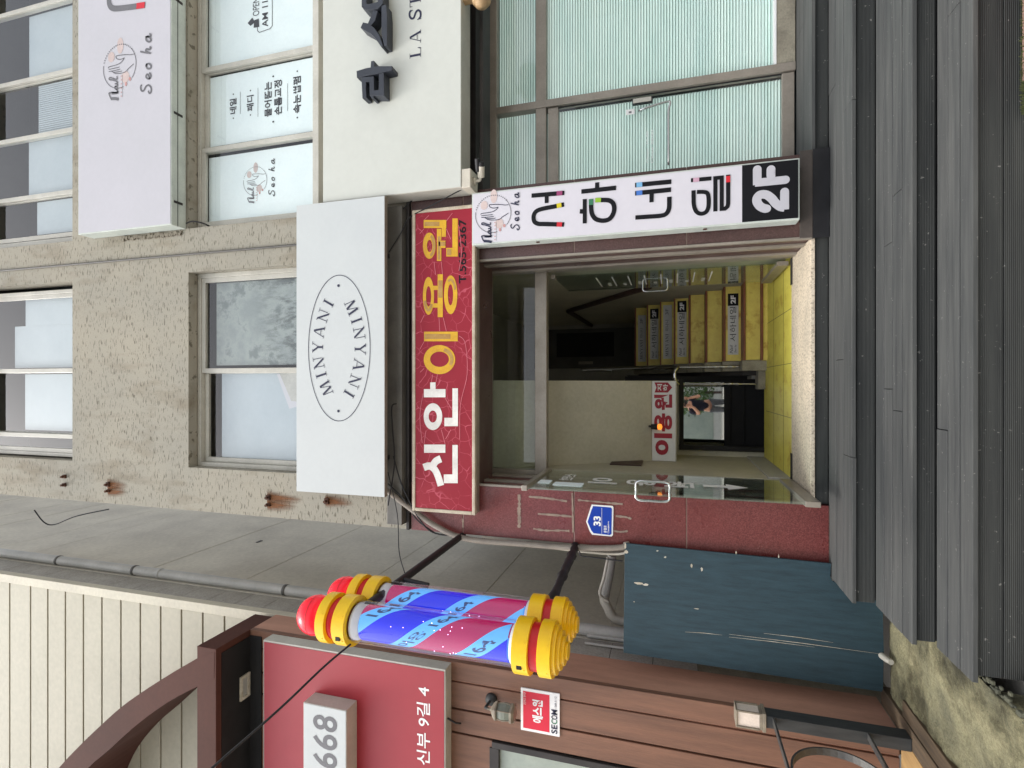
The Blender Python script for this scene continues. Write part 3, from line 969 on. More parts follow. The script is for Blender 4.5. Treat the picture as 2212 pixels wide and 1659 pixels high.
# sloping underside of the upper flight and the bulkhead under it
so = MB()
so.prismx([(6.05, R(0.215)), (YD + 0.06, R(1.52)), (YD + 0.06, R(1.85)), (6.3, R(1.85)), (YB + 0.5, R(1.2)), (YB + 0.5, R(0.215))], -0.84, 0.035)
so.build('stair_soffit', m_plaster, bld)
bh = MB()
bh.box(-0.84, 0.035, 6.07, 6.14, R(-0.045), R(0.214))
bh.box(-0.84, 0.035, 6.14, 6.66, R(-0.045), R(-0.005))
bh.build('bulkhead', m_plaster, bld)
fl = MB()
fl.box(-0.84, 1.14, YD + 0.021, 6.655, FL - 0.15, FL)
fl.build('lobby_floor', m_floor, bld)
jo = MB()
for x in (-0.30, 0.18, 0.66):
    jo.box(x, x + 0.004, YD + 0.03, 6.5, FL + 0.0005, FL + 0.0015)
for y in (5.55, 6.05):
    jo.box(-0.83, 1.13, y, y + 0.004, FL + 0.0006, FL + 0.0018)
jo.build('floor_joint', m_brownrail, bld)
sk = MB()
sk.box(-0.839, -0.825, YD + 0.06, 6.66, FL, FL + 0.18)
sk.build('skirting', m_plaster_dark, bld)
# back wall around the opening to the basement
bw = MB()
bw.box(-0.84, -0.76, YB, YB + 0.12, FL - 0.15, R(-0.045))
bw.box(-0.76, 0.05, YB - 0.003, YB + 0.12, R(-0.075), R(-0.046))
bw.build('back_wall', m_plaster, bld)
bf = MB()
bf.box(-0.775, -0.72, YB - 0.03, YB + 0.05, FL, R(-0.08))
bf.box(-0.72, 0.05, YB - 0.03, YB + 0.05, R(-0.13), R(-0.08))
bf.build('basement_door_frame', m_black, bld, 0.003)
bd = MB()
bd.box(-0.84, 0.12, 7.62, 7.66, R(-3.0), R(0.6))
bd.box(0.03, 0.10, 7.27, 7.62, R(-3.0), R(0.6))
bd.build('basement_wall', m_black, bld)
bd = MB()
for z in (-0.70, -0.86):
    bd.box(-0.72, 0.05, 7.19, 7.215, R(z), R(z + 0.008))
bd.box(-0.80, 0.05, 7.22, 7.26, R(-1.6), R(-0.60))
bd.build('dark_door_panel', m_black, bld)
# stair
stp = MB()
Y0, RH, TD = 6.50, 0.186, 0.25
z = FL + 0.05
stp.box(0.26, 1.14, Y0 - 0.07, Y0 + 0.05, FL, FL + 0.045)
NST = 8
for k in range(NST):
    y0 = Y0 + k * TD
    stp.box(0.27, 1.139, y0, y0 + TD + (0 if k < NST - 1 else YEND - y0 - TD), FL - 0.2, z + (k + 1) * RH - 0.022)
sto = stp.build('staircase', m_step, bld)
nz = MB()
nz.box(0.262, 1.1395, Y0 - 0.085, Y0 - 0.001, FL + 0.0455, FL + 0.066)
for k in range(NST):
    y0 = Y0 + k * TD
    nz.box(0.265, 1.1395, y0 - 0.018, y0 + TD - 0.001, z + (k + 1) * RH - 0.021, z + (k + 1) * RH)
nz.build('nosing', M('brown_nosing', C(140, 84, 56), C(118, 70, 48), 6, 0.5), sto, 0.003)
sg = MB()
for k in range(NST):
    sg.box(0.15, 0.264, Y0 + k * TD - 0.01, Y0 + (k + 1) * TD - 0.011, FL - 0.1, z + (k + 1) * RH + 0.012)
sg.build('stringer', m_stone, sto)
# railing
rl = MB()
hr = [(0.0, 6.68, R(-0.13)), (0.0, 6.66, R(-0.07)), (0.06, 6.63, R(-0.03)), (0.15, 6.64, R(-0.03)), (0.20, 6.68, R(-0.06)), (0.21, 6.85, R(0.05)), (0.22, 7.6, R(0.70)), (0.23, 8.28, R(1.30)), (0.23, 8.36, R(1.30)), (0.22, 8.42, R(1.22)), (0.21, 8.42, R(0.9))]
rl.tube(smooth3(hr, 5), 0.024, 12)
us = MB()
us.prismx([(6.72, R(-3.0)), (6.72, R(-0.78)), (8.5, R(0.50)), (8.5, R(-3.0))], 0.10, 0.1485)
us.build('understair_wall', m_darktrim, bld)
rlo = rl.build('stair_railing', m_chrome, bld)
bs_ = MB()
for (x, y, za, zb) in ((0.0, 6.68, -0.98, -0.12), (0.20, 6.70, -0.92, -0.05), (0.205, 6.98, -0.72, 0.16), (0.21, 7.25, -0.5, 0.39), (0.21, 7.55, -0.3, 0.64), (0.22, 7.85, -0.05, 0.91), (0.225, 8.15, 0.15, 1.18)):
    prof = []
    n = 30
    for k in range(n + 1):
        t = k / n
        r = 0.0125 + (0.006 if 0.28 < t < 0.62 and k % 3 == 0 else 0)
        prof.append((r, R(za + (zb - za) * t)))
    bs_.lathe(prof, x, y, 12)
bs_.build('baluster', m_chrome, rlo)
bs_ = MB()
bs_.box(-0.06, 0.26, 6.56, 6.80, FL, FL + 0.075)
bs_.build('railing_plinth', m_stone, bld, 0.004)
wr = MB()
wr.tube([(1.11, 6.30, R(0.24)), (1.11, 8.1, R(1.52)), (1.11, 10.2, R(1.47))], 0.035, 8)
wr.build('wall_handrail', m_brownrail, bld)
# door on the landing
ld = MB()
ld.box(0.30, 1.06, YEND - 0.05, YEND - 0.001, R(0.5), R(2.6))
ldo = ld.build('landing_door', M('door_grey', C(92, 90, 88), C(76, 74, 72), 3, 0.5), bld, 0.004)
ld = MB()
ld.box(0.52, 0.98, YEND - 0.06, YEND - 0.051, R(1.05), R(2.15))
ld.build('door_pane', m_black, ldo)
ld = MB()
ld.box(0.38, 0.43, YEND - 0.08, YEND - 0.051, R(1.45), R(1.72))
ld.build('handle', m_alu2, ldo)

# ------------------------------------------------------------------ shop front on the right
YS = 5.05
sf = MB()
zh, zb_, zbar0, zbar1 = ZZ(1075, YS), ZZ(1716, YS), ZZ(1181, YS), ZZ(1159, YS)
xm = 2.68
sf.box(1.72, xe, YS - 0.04, YS + 0.05, zh, ZZ(1045, YS))
sf.box(1.72, xm - 0.03, YS - 0.035, YS + 0.05, zbar0, zbar1)
sf.box(xm + 0.03, xe, YS - 0.035, YS + 0.05, zbar0, zbar1)
sf.box(xm - 0.035, xm + 0.035, YS - 0.045, YS + 0.05, FL + 0.004, zh - 0.001)
sf.box(1.722, 1.76, YS - 0.03, YS + 0.05, FL + 0.004, zbar0)
sfo = sf.build('shop_front', m_bronze, bld, 0.004)
sill = MB()
sill.box(xm + 0.036, xe, YS - 0.03, YS + 0.06, FL + 0.004, ZZ(1676, YS))
sill.build('sill_block', m_stone, sfo, 0.004)
sill = MB()
sill.box(xm + 0.036, xe, YS - 0.034, YS + 0.05, ZZ(1676, YS) + 0.001, ZZ(1671, YS))
sill.build('sill_strip', m_platewhite, sfo)
pn = MB()
pn.face([(1.76, YS, zbar1), (xm - 0.03, YS, zbar1), (xm - 0.03, YS, zh), (1.76, YS, zh)])
pn.face([(xm + 0.03, YS, zbar1), (xe, YS, zbar1), (xe, YS, zh), (xm + 0.03, YS, zh)])
pn.face([(xm + 0.035, YS, ZZ(1671, YS)), (xe, YS, ZZ(1671, YS)), (xe, YS, zbar0), (xm + 0.035, YS, zbar0)])
pn.build('pane', m_glass, sfo)
dx0, dx1 = 1.765, xm - 0.045
ztr0, ztr1 = ZZ(1207, YS), ZZ(1184, YS)
sdo = MB().face([(dx0, YS - 0.006, ZZ(1688, YS)), (dx1, YS - 0.006, ZZ(1688, YS)), (dx1, YS - 0.006, ztr0), (dx0, YS - 0.006, ztr0)]).build('shop_door', m_glass, bld)
BOX('rail', m_bronze, sdo, dx0, dx1, YS - 0.03, YS + 0.02, ztr0, ztr1 - 0.006, 0.003)
BOX('rail', m_bronze, sdo, dx0, dx1, YS - 0.03, YS + 0.02, FL + 0.012, ZZ(1688, YS), 0.003)
sd_ = MB()
sd_.tube([(dx1 + 0.004, YS - 0.008, ZZ(1688, YS)), (dx1 + 0.004, YS - 0.008, ztr0)], 0.006, 6)
sd_.build('edge_seal', m_rubber, sdo)
lk = MB()
a = P(1366, 226, YS - 0.05); b = P(1410, 207, YS - 0.05)
lk.box(a.x, b.x, YS - 0.055, YS - 0.012, b.z, a.z)
lko = lk.build('door_lock', m_rubber, sdo, 0.008)
lk = MB()
lk.box(a.x + 0.006, b.x - 0.006, YS - 0.06, YS - 0.056, b.z + 0.012, a.z - 0.006)
lk.build('keypad', m_alu, sdo, 0.004)
dh = MB()
p1, p2, p3 = P(1385, 238, YS - 0.05), P(1440, 222, YS - 0.05), P(1444, 330, YS - 0.05)
dh.tube(smooth3([(p1.x, YS - 0.02, p1.z), (p1.x, YS - 0.06, p1.z), (p2.x, YS - 0.065, p2.z), (p2.x - 0.02, YS - 0.065, p2.z - 0.03), (p2.x - 0.10, YS - 0.06, p3.z), (p3.x, YS - 0.05, p3.z), (p3.x - 0.1, YS - 0.02, p3.z)], 5), 0.010, 10)
dh.build('handle', m_chrome, sdo)
st_ = MB()
a = P(1352, 250, YS); b = P(1371, 236, YS)
st_.box(a.x, b.x, YS - 0.012, YS - 0.009, b.z, a.z)
sto_ = st_.build('sticker', m_platewhite, sdo)
st_ = MB()
st_.box(a.x + 0.012, b.x - 0.02, YS - 0.0135, YS - 0.0125, (a.z + b.z) / 2 - 0.012, (a.z + b.z) / 2 + 0.012)
st_.build('sticker_print', m_grey_ink, sdo)
hr_ = MB()
txtp(hr_, 'Open  10:00', 1396, 1402, 352, 283, YS - 0.009, 0.0)
txtp(hr_, 'Close 20:00', 1406, 1412, 352, 281, YS - 0.009, 0.0)
hr_.build('lettering', m_platewhite, sdo)
# pleated blinds behind the glass
def pleats(x0, x1, z0, z1, y):
    pl = MB()
    n = int((z1 - z0) / 0.0255)
    vs, fs = [], []
    for k in range(2 * n + 1):
        zz = z0 + (z1 - z0) * k / (2 * n)
        yy = y + (0.016 if k % 2 else 0.0)
        vs += [(x0, yy, zz), (x1, yy, zz)]
    for k in range(2 * n):
        fs.append((2 * k, 2 * k + 1, 2 * k + 3, 2 * k + 2))
    pl.mesh(vs, fs)
    for k in range(0, 2 * n + 1, 2):
        zz = z0 + (z1 - z0) * k / (2 * n)
        pl.box(x0, x1, y + 0.004, y + 0.006, zz - 0.0025, zz + 0.0025) if False else None
    return pl
def pleat_mat():
    m, nt, bs = nodes_of('pleated_fabric')
    v = texco(nt)
    sep = nt.nodes.new('ShaderNodeSeparateXYZ'); nt.links.new(v, sep.inputs[0])
    fr = math_(nt, 'FRACT', math_(nt, 'DIVIDE', math_(nt, 'SUBTRACT', sep.outputs[2], PLZ), 0.0255))
    edge = math_(nt, 'PINGPONG', fr, 0.5)
    seam = ramp(nt, edge, [(0.09, (1, 1, 1, 1)), (0.17, (0, 0, 0, 1))])
    base = ramp(nt, noise(nt, texco(nt, (1.0, 1, 6)), 1.1, 4), [(0.3, C(224, 237, 232)), (0.7, C(207, 227, 222))])
    col = mix(nt, seam, base, C(90, 118, 113))
    nt.links.new(col, bs.inputs['Base Color'])
    setp(bs, Roughness=0.7)
    nt.links.new(col, bs.inputs['Emission Color'])       # faint glow added to the fabric to brighten the blind
    bs.inputs['Emission Strength'].default_value = 0.10
    return m
PLZ = FL + 0.004
m_pl = pleat_mat()
def pl_range(z0, z1):
    a = PLZ + 0.0255 * math.floor((z0 - PLZ) / 0.0255)
    n = math.ceil((z1 - a) / 0.0255)
    return a, a + n * 0.0255
for (x0, x1, z0, z1, y) in ((1.74, xm - 0.05, FL + 0.1, zbar0 + 0.02, YS + 0.052), (xm + 0.0, xe, FL + 0.1, zbar0 + 0.02, YS + 0.052), (1.74, xe, zbar1 - 0.02, zh + 0.05, YS + 0.22)):
    z0, z1 = pl_range(z0, z1)
    o = pleats(x0, x1, z0, z1, y).build('pleated_blind', m_pl, sfo)
rm = MB()
rm.box(1.42, xe, 8.0, 8.1, FL - 0.1, R(2.3))
rm.box(1.42, xe, 5.11, 8.1, FL - 0.1, FL + 0.003)
rm.box(1.42, xe, 5.11, 8.1, R(2.3), R(2.4))
rm.box(xe, xe + 0.1, 4.5, 8.1, FL - 0.1, R(2.4))
rm.build('shop_room', m_dark_room, bld)
# rusty fixings left in the wall
for i, (px, py, w_, s_len) in enumerate(((235, 1046, 0.05, 0.34), (236, 1060, 0.03, 0.30), (581, 1074, 0.05, 0.46), (581, 1090, 0.03, 0.38), (707, 1082, 0.06, 0.34), (141, 1029, 0.04, 0.0), (141, 1047, 0.04, 0.0))):
    q = P(px, py, YW)
    bt = MB()
    bt.tube([(q.x, YW + 0.01, q.z), (q.x, YW - 0.05, q.z)], 0.014, 8)
    bt.box(q.x - w_ / 2, q.x + w_ / 2, YW - 0.022, YW - 0.001, q.z - 0.022, q.z + 0.022)
    bo = bt.build('rusty_bolt', m_rust, bld, 0.003)
    if s_len:
        MB().face([(q.x - 0.085, YW - 0.002 - 0.0005 * i, q.z - s_len), (q.x + 0.085, YW - 0.002 - 0.0005 * i, q.z - s_len), (q.x + 0.085, YW - 0.002 - 0.0005 * i, q.z + 0.02), (q.x - 0.085, YW - 0.002 - 0.0005 * i, q.z + 0.02)]).build('rust_stain', m_stain, bo)
# ------------------------------------------------------------------ steps
XE = -1.415
stt = thing('deck_steps', 'broad dark grey composite deck steps with grooved boards leading up to the doorway', 'steps', (0.8, 3.8, 0))
XR = 6.5
def tread(x0, x1, yf, yb, z, n, name='tread'):
    mb = MB()
    nb = n
    wd = (yb - yf) / nb
    jr = random.Random(int(yf * 100))
    for k in range(nb):
        a, b = yf + k * wd, yf + (k + 1) * wd - 0.010
        xs = [x0] + sorted(jr.uniform(x0 + 0.8, x1 - 0.5) for _ in range(2)) + [x1]
        for i in range(len(xs) - 1):
            dz = jr.uniform(-0.0015, 0.0015)
            mb.box(xs[i] + (0.0015 if i else 0), xs[i + 1] - 0.0015, a, b, z - 0.024 + dz, z + dz)
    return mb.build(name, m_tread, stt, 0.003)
def riser(x0, x1, y, z0, z1, splits=()):
    mb = MB()
    zs = [z0] + list(splits) + [z1]
    for i in range(len(zs) - 1):
        mb.box(x0, x1, y, y + 0.022, zs[i] + 0.002, zs[i + 1] - 0.002)
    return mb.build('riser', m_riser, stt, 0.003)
z0_, z1_, z2_, z3_ = FL, R(-1.113), R(-1.247), R(-1.363)
y0f, y1f, y2f, y3f = 4.49, 3.95, 3.416, 3.063
tread(1.722, XR, y0f, 5.02, z0_, 2)
riser(-0.895, XR, y0f + 0.012, z1_, z0_ - 0.026)
tread(XE, XR, y1f, y0f + 0.012, z1_, 3)
riser(XE + 0.01, XR, y1f + 0.012, z2_, z1_ - 0.026)
tread(XE, XR, y2f, y1f + 0.012, z2_, 4)
riser(XE + 0.02, XR, y2f + 0.012, z3_, z2_ - 0.026)
tread(XE, XR, y3f, y2f + 0.012, z3_, 3)
riser(XE + 0.03, XR, y3f + 0.012, 0.0, z3_ - 0.026, (R(-1.491),))
sb = MB()
sb.box(XE + 0.02, XR, y1f + 0.036, YD + 0.2, 0, z1_ - 0.027)
sb.box(XE + 0.02, XR, y2f + 0.036, y1f + 0.036, 0, z2_ - 0.027)
sb.box(XE + 0.03, XR, y3f + 0.036, y2f + 0.036, 0, z3_ - 0.027)
sb.box(XL + 0.01, XR, y0f + 0.036, YD + 0.2, z1_, FL - 0.13)
sb.build('substructure', m_black, stt)
# pilaster foot under the vertical sign
BOX('pilaster_foot', M('foot_cladding', C(88, 80, 75), C(70, 64, 60), 5, 0.5), bld, 1.09, 1.74, 4.452, 4.469, z0_ + 0.001, ZZ(1728, 4.45), 0.003)
BOX('rubber_patch', m_rubber, bld, 1.085, 1.745, 4.455, 4.4695, z1_ + 0.001, z0_ - 0.001, 0.003)

# moss and dirt line along the pavement at the foot of the steps
gm = MB()
rn = random.Random(11)
for k in range(520):
    x = 1.25 + abs(rn.gauss(0, 0.5))
    y = y3f - abs(rn.gauss(0, 0.012)) + 0.002
    h = rn.uniform(0.006, 0.020)
    a = rn.uniform(0, 6.28)
    dx, dy = math.cos(a) * 0.008, math.sin(a) * 0.008
    gm.face([(x - dx, y - dy, 0.02), (x + dx, y + dy, 0.02), (x + rn.uniform(-.008, .008), y + rn.uniform(-.01, .004), h * .8 + .034)])
mo = gm.build('moss', M('green_moss', C(92, 98, 62), C(70, 78, 48), 30, 0.9), None)
tag(mo, kind='stuff')
pb = MB()
for i in range(8):
    for j in range(14):
        x = 1.40 + j * 0.205 + (0.1 if i % 2 else 0)
        y = y3f - 0.004 - i * 0.105
        pb.box(x, x + 0.2, y - 0.1, y, 0.0005, 0.038)
po = pb.build('brick_paving', M('pink_brick', C(150, 120, 106), C(122, 98, 90), 6, 0.9, b=0.3, fine=0.2), None, 0.004)
tag(po, kind='structure')

# sloping concrete fillet between the steps and the neighbour's deck
rmp = MB()
nx, ny = 70, 200
import mathutils
def ramp_z(x, y):
    k = max(0.0, min(1.0, (y - 1.5) / 1.2))
    ridge = max(0.0, min(1.0, (x + 1.95) / 0.45)) * max(0.0, min(1.0, (4.3 - y) / 0.7))
    z = 0.015 + 0.085 * k + 0.05 * ridge * k
    z += 0.022 * mathutils.noise.noise(Vector((x * 3.2, y * 2.6, 0.3))) + 0.012 * mathutils.noise.noise(Vector((x * 11, y * 11, 1.3))) + 0.005 * mathutils.noise.noise(Vector((x * 34, y * 34, 4.3)))
    return max(0.004, z)
vs, fs = [], []
for j in range(ny + 1):
    y = 1.2 + 3.25 * j / ny
    edge = -1.415 + 0.030 * mathutils.noise.noise(Vector((0.2, y * 7, 2.0))) - (0.02 if y < 3.4 else -0.002)
    for i in range(nx + 1):
        x = -2.3 + (edge + 2.3) * i / nx
        zz = ramp_z(x, y)
        if i == nx and y < y3f: zz = 0.002
        vs.append((x, y, zz))
for j in range(ny):
    for i in range(nx):
        a = j * (nx + 1) + i
        fs.append((a, a + 1, a + nx + 2, a + nx + 1))
rmp.mesh(vs, fs, True)
tag(rmp.build('concrete_ramp', m_mound, None), kind='structure')
cl = MB()
rn = random.Random(5)
for k in range(160):
    y = rn.uniform(2.2, 3.45)
    x = -1.43 + rn.gauss(0, 0.014)
    s = rn.uniform(0.004, 0.013)
    zz = ramp_z(x - 0.03, y) - 0.012
    cl.box(x - s, x + s, y - s * 1.5, y + s, zz - s, zz + s * 0.5)
co = cl.build('broken_mortar', M('broken_mortar', C(96, 96, 80), C(62, 64, 56), 20, 0.95, b=0.4), None, 0.003)
tag(co, kind='stuff')

# ------------------------------------------------------------------ plywood screen closing the alley
YPN = 4.43
pl = MB()
tl, tr_ = P(1347, 1408, YPN), P(1350, 1172, YPN)
br = P(1786, 1215, YPN); bl = P(1905, 1492, YPN)
zb1 = z1_ + 0.002
zz_ = R(-1.44)
pl.prism([(tl.x, tl.z), (tr_.x, tr_.z), (br.x, zb1), (-1.405, zb1 + 0.006), (-1.437, zb1 - 0.01), (-1.445, zz_ + 0.1), (-1.46, zz_ - 0.004), (-1.62, zz_ + 0.004), (-1.9, zz_ - 0.002), (bl.x + 0.02, zz_ + 0.003), (bl.x, zz_ + 0.01)], YPN - 0.018, YPN)
plo = pl.build('plywood_screen', m_ply, None, 0.002)
tag(plo, 'teal painted plywood sheet closing the alley beside the red granite pilaster, notched around the steps', 'screen')
cp = MB()
rn = random.Random(9)
def chip(px, py, l, wdt):
    cp = MB()
    q = P(px, py, YPN - 0.0195)
    n = 7
    vs = []
    for k in range(n):
        a = 2 * math.pi * k / n
        vs.append((q.x + math.cos(a) * wdt * rn.uniform(.5, 1), YPN - 0.0195, q.z + math.sin(a) * l * rn.uniform(.5, 1)))
    cp.face(vs)
    cp.build('paint_chip', m_chip, plo)
for px, py, l, wd_ in ((1380, 1260, .05, .012), (1395, 1263, .03, .012), (1505, 1315, .025, .005), (1437, 1204, .012, .01), (1420, 1190, .012, .008), (1494, 1223, .01, .02), (1516, 1230, .012, .02), (1590, 1193, .006, .02), (1682, 1202, .006, .02), (1370, 1300, .01, .004), (1351, 1180, .012, .03), (1352, 1192, .02, .02)):
    chip(px, py, l, wd_)
for (a, b) in (((1575, 1370), (1905, 1413)), ((1650, 1368), (1800, 1388)), ((1575, 1376), (1760, 1398)), ((1480, 1365), (1560, 1372))):
    qa, qb = P(*a, YPN - 0.0195), P(*b, YPN - 0.0195)
    cp = MB()
    cp.ribbon([(qa.x, qa.z), ((qa.x + qb.x) / 2 + .004, (qa.z + qb.z) / 2), (qb.x, qb.z)], [.0015, .004, .001], YPN - 0.0195)
    cp.build('scratch', m_chip, plo)
wp = MB()
q = P(1907, 1424, 4.36)
wp.tube([(q.x, 4.44, R(-1.425)), (q.x + 0.006, 4.36, R(-1.438)), (q.x + 0.012, 4.30, R(-1.448))], [0.022, 0.023, 0.019], 12)
wpo = wp.build('drain_spout', m_pvcw, None)
tag(wpo, 'short white drain spout poking out under the teal plywood sheet', 'pipe')

# ------------------------------------------------------------------ signs
def lightbox(name, label, x0, x1, z0, z1, yf, yb, face_mat, side_mat, rim=0.012, loc=None):
    t = thing(name, label, 'sign', ((x0 + x1) / 2, yb, z0))
    BOX('case', side_mat, t, x0, x1, yf + 0.004, yb, z0, z1, 0.004)
    BOX('face', face_mat, t, x0 + rim, x1 - rim, yf, yf + 0.003, z0 + rim, z1 - rim)
    return t
# vertical nail shop sign
yv = 4.315
xv0, xv1 = 1.190, 1.637
zv0, zv1 = ZZ(1728, yv), ZZ(1019, yv)
vsn = lightbox('shop_sign', 'upright white lightbox with large black Korean letters and 2F on a black foot', xv0, xv1, zv0, zv1, yv, 4.448, m_vfilm, m_side)
YI = yv - 0.003
zk = ZZ(1603, yv)
bk = MB(); bk.box(xv0 + 0.012, xv1 - 0.012, yv - 0.002, yv - 0.0005, zv0 + 0.012, zk)
bk.build('black_panel', m_ink, vsn)
fx2, fy2 = (lambda x: 737.4 + x * 0.33333), (lambda y: y * 0.33333)
fx3, fy3 = (lambda x: 1426.4 + x * 0.16121), (lambda y: 351.1 + y * 0.16121)
WD = 0.036
lt = MB()
A = lambda l: pts2(l, YI, fx2, fy2)
B_ = lambda l: pts2(l, YI, fx3, fy3)
def sm_mid(l, k=4):
    return smooth2(l, k)
lt.ribbon(A([(1232, 1268), (1445, 1250)]), WD, YI)
lt.ribbon(A([(1330, 1268), (1330, 1316)]), WD * .9, YI - .0004)
lt.ribbon(sm_mid(A([(1443, 1325), (1380, 1338), (1300, 1354), (1262, 1370), (1246, 1398), (1250, 1434), (1275, 1450), (1320, 1452), (1443, 1455)])), WD, YI)
lt.ribbon(A([(1555, 1242), (1780, 1217)]), WD, YI)
lt.ribbon(A([(1657, 1232), (1657, 1182)]), WD * .9, YI - .0004)
lt.ribbon(A([(1545, 1370), (1578, 1370)]), WD, YI - .0004)
lt.ribbon(A([(1577, 1290), (1577, 1448)]), WD * .9, YI)
lt.ribbon(sm_mid(A([(1618, 1290), (1618, 1340), (1624, 1385), (1650, 1420), (1700, 1430), (1742, 1415), (1766, 1370), (1764, 1325), (1738, 1300), (1690, 1296), (1645, 1298)])), WD, YI)
lt.ribbon(A([(1903, 1200), (2138, 1177)]), WD, YI)
lt.ribbon(A([(1903, 1253), (2136, 1229)]), WD, YI)
lt.ribbon(A([(2010, 1246), (2010, 1311)]), WD * .9, YI - .0004)
lt.ribbon(sm_mid(A([(1905, 1410), (1990, 1404), (2070, 1398), (2105, 1385), (2122, 1355), (2125, 1320), (2125, 1275)])), WD * .95, YI)
lt.ribbon(B_([(410, 238), (685, 212)]), WD * .85, YI)
lt.ribbon(sm_mid(B_([(445, 372), (445, 470), (450, 570), (475, 645), (520, 682), (575, 682), (622, 650), (646, 580), (645, 460), (625, 408), (580, 394), (490, 394)])), WD * .85, YI)
lt.ribbon(B_([(737, 655), (737, 208), (822, 200), (822, 622), (868, 618), (900, 590), (908, 550), (908, 163)]), WD * .82, YI)
lt.build('lettering', m_ink, vsn)
for key, pa, wd_ in (('plum', A([(1395, 1254), (1432, 1251)]), WD), ('yellow', A([(1396, 1334.5), (1426, 1328.5)]), WD), ('red', A([(1396, 1454.3), (1430, 1454.8)]), WD), ('green', A([(1618, 1290), (1618, 1328)]), WD),
                     ('lime', A([(1645, 1297.8), (1682, 1296.4)]), WD), ('sky', A([(1912, 1199), (1950, 1195)]), WD), ('blue', A([(1912, 1252), (1950, 1248)]), WD), ('rose', B_([(440, 235), (520, 228)]), WD * .85), ('red', B_([(908, 180), (908, 265)]), WD * .82)):
    m_ = MB(); m_.ribbon(pa, wd_ * 1.01, YI - 0.0015)
    m_.build('colour_bar', m_strip[key], vsn)
lt = MB()
W2 = 0.062
lt.ribbon(sm_mid(B_([(1425, 618), (1385, 612), (1330, 580), (1295, 525), (1300, 470), (1345, 430), (1420, 432), (1490, 480), (1545, 545), (1610, 592), (1665, 600)])), W2, YI)
lt.ribbon(B_([(1665, 630), (1665, 392)]), W2 * .95, YI - .0005)
lt.ribbon(B_([(1298, 300), (1298, 92)]), W2 * .95, YI - .0005)
lt.ribbon(B_([(1270, 272), (1675, 232)]), W2 * .95, YI)
lt.ribbon(B_([(1482, 180), (1482, 90)]), W2 * .95, YI)
for i, (px, py) in enumerate(((1425, 618), (1665, 392), (1298, 92), (1675, 232), (1482, 180), (1482, 92))):
    q = P(fx3(px), fy3(py), YI)
    lt.face([(q.x + W2 * .475 * math.cos(k * .3927), YI - .001 - .0002 * i, q.z + W2 * .475 * math.sin(k * .3927)) for k in range(16)])
lt.build('floor_lettering', m_lilac, vsn)
q = P(1065, 462, YI)
logo_build(vsn, q.x, q.z, 0.158, YI, 1.0, m_inkblue, m_grey_ink)
s_ = MB(); a = P(1108, 498, YI); b = P(1108, 417, YI)
seoha(s_, a.x, b.x, ZZ(1121, YI), ZZ(1103, YI), YI); s_.build('script', m_inkblue, vsn)
bp = MB()
for px, py in ((1162, 523), (1523, 489)):
    q = P(px, py, 4.37)
    bp.tube([(xv0 + 0.004, q.y, q.z), (xv0 - 0.006, q.y, q.z)], 0.016, 8)
bp.build('screw', m_rust, vsn)

# large upper nail sign
yn = 4.30
xn0, xn1 = 1.645, 6.8
zn0, zn1 = ZZ(370, yn), ZZ(168, yn)
nsn = lightbox('shop_sign', 'long white lightbox high up under the third floor windows, grey emblem on it', xn0, xn1, zn0, zn1, yn, 4.475, m_lilac, m_side)
YI = yn - 0.003
q = P(258, 143, YI)
logo_build(nsn, q.x, q.z, 0.232, YI, 1.0, m_grey_ink, m_grey_ink)
s_ = MB(); a = P(313, 204, YI); b = P(313, 75, YI)
seoha(s_, a.x, b.x, ZZ(326, YI), ZZ(303, YI), YI); s_.build('script', m_grey_ink, nsn)
lt = MB()
fa = lambda l: pts2(l, YI, lambda x: x * 0.3333, lambda y: y * 0.3333)
lt.ribbon(smooth2(fa([(940, 32), (850, 45), (760, 55), (725, 50), (708, 25), (706, -20), (712, -120), (740, -150), (940, -170)]), 4), 0.062, YI)
lt.build('lettering', m_grey_ink, nsn)
m_ = MB(); m_.ribbon(fa([(938, 32.2), (885, 40)]), 0.063, YI - .0015); m_.build('colour_bar', m_strip['red'], nsn)
hg = MB()
for py in (440, 250, 6):
    q = P(385, py, 4.4)
    hg.box(q.x - 0.012, q.x + 0.012, 4.33, 4.43, zn0 - 0.006, zn0 + 0.002)
hg.box(xn0, xn1, 4.372, 4.378, zn0 - 0.003, zn0 + 0.001)
hg.build('hinge', m_darktrim, nsn)
rb = MB()
rn = random.Random(2)
for k in range(170):
    z = rn.uniform(zn0 + 0.05, zn0 + 0.9)
    s = rn.uniform(.004, .012)
    o_x = rn.uniform(-.016, .012)
    rb.box(xn0 - 0.04 - s + o_x, xn0 - 0.032 + s + o_x, 4.470 - s, 4.479, z, z + s * 2)
rb.build('old_mortar', M('crumbled_mortar', C(150, 144, 130), C(118, 110, 98), 30, 0.95), bld)
cb_ = MB()
cb_.tube(smooth3([(1.70, 4.46, zn0 - 0.02), (1.71, 4.45, zn0 - 0.12), (1.69, 4.50, zn0 - 0.22), (1.66, 4.60, zn0 - 0.24)], 5), 0.008, 6)
tag(cb_.build('sign_cable', m_rubber, None), 'short black cable dropping from the high nail studio lightbox to the window head', 'cable')

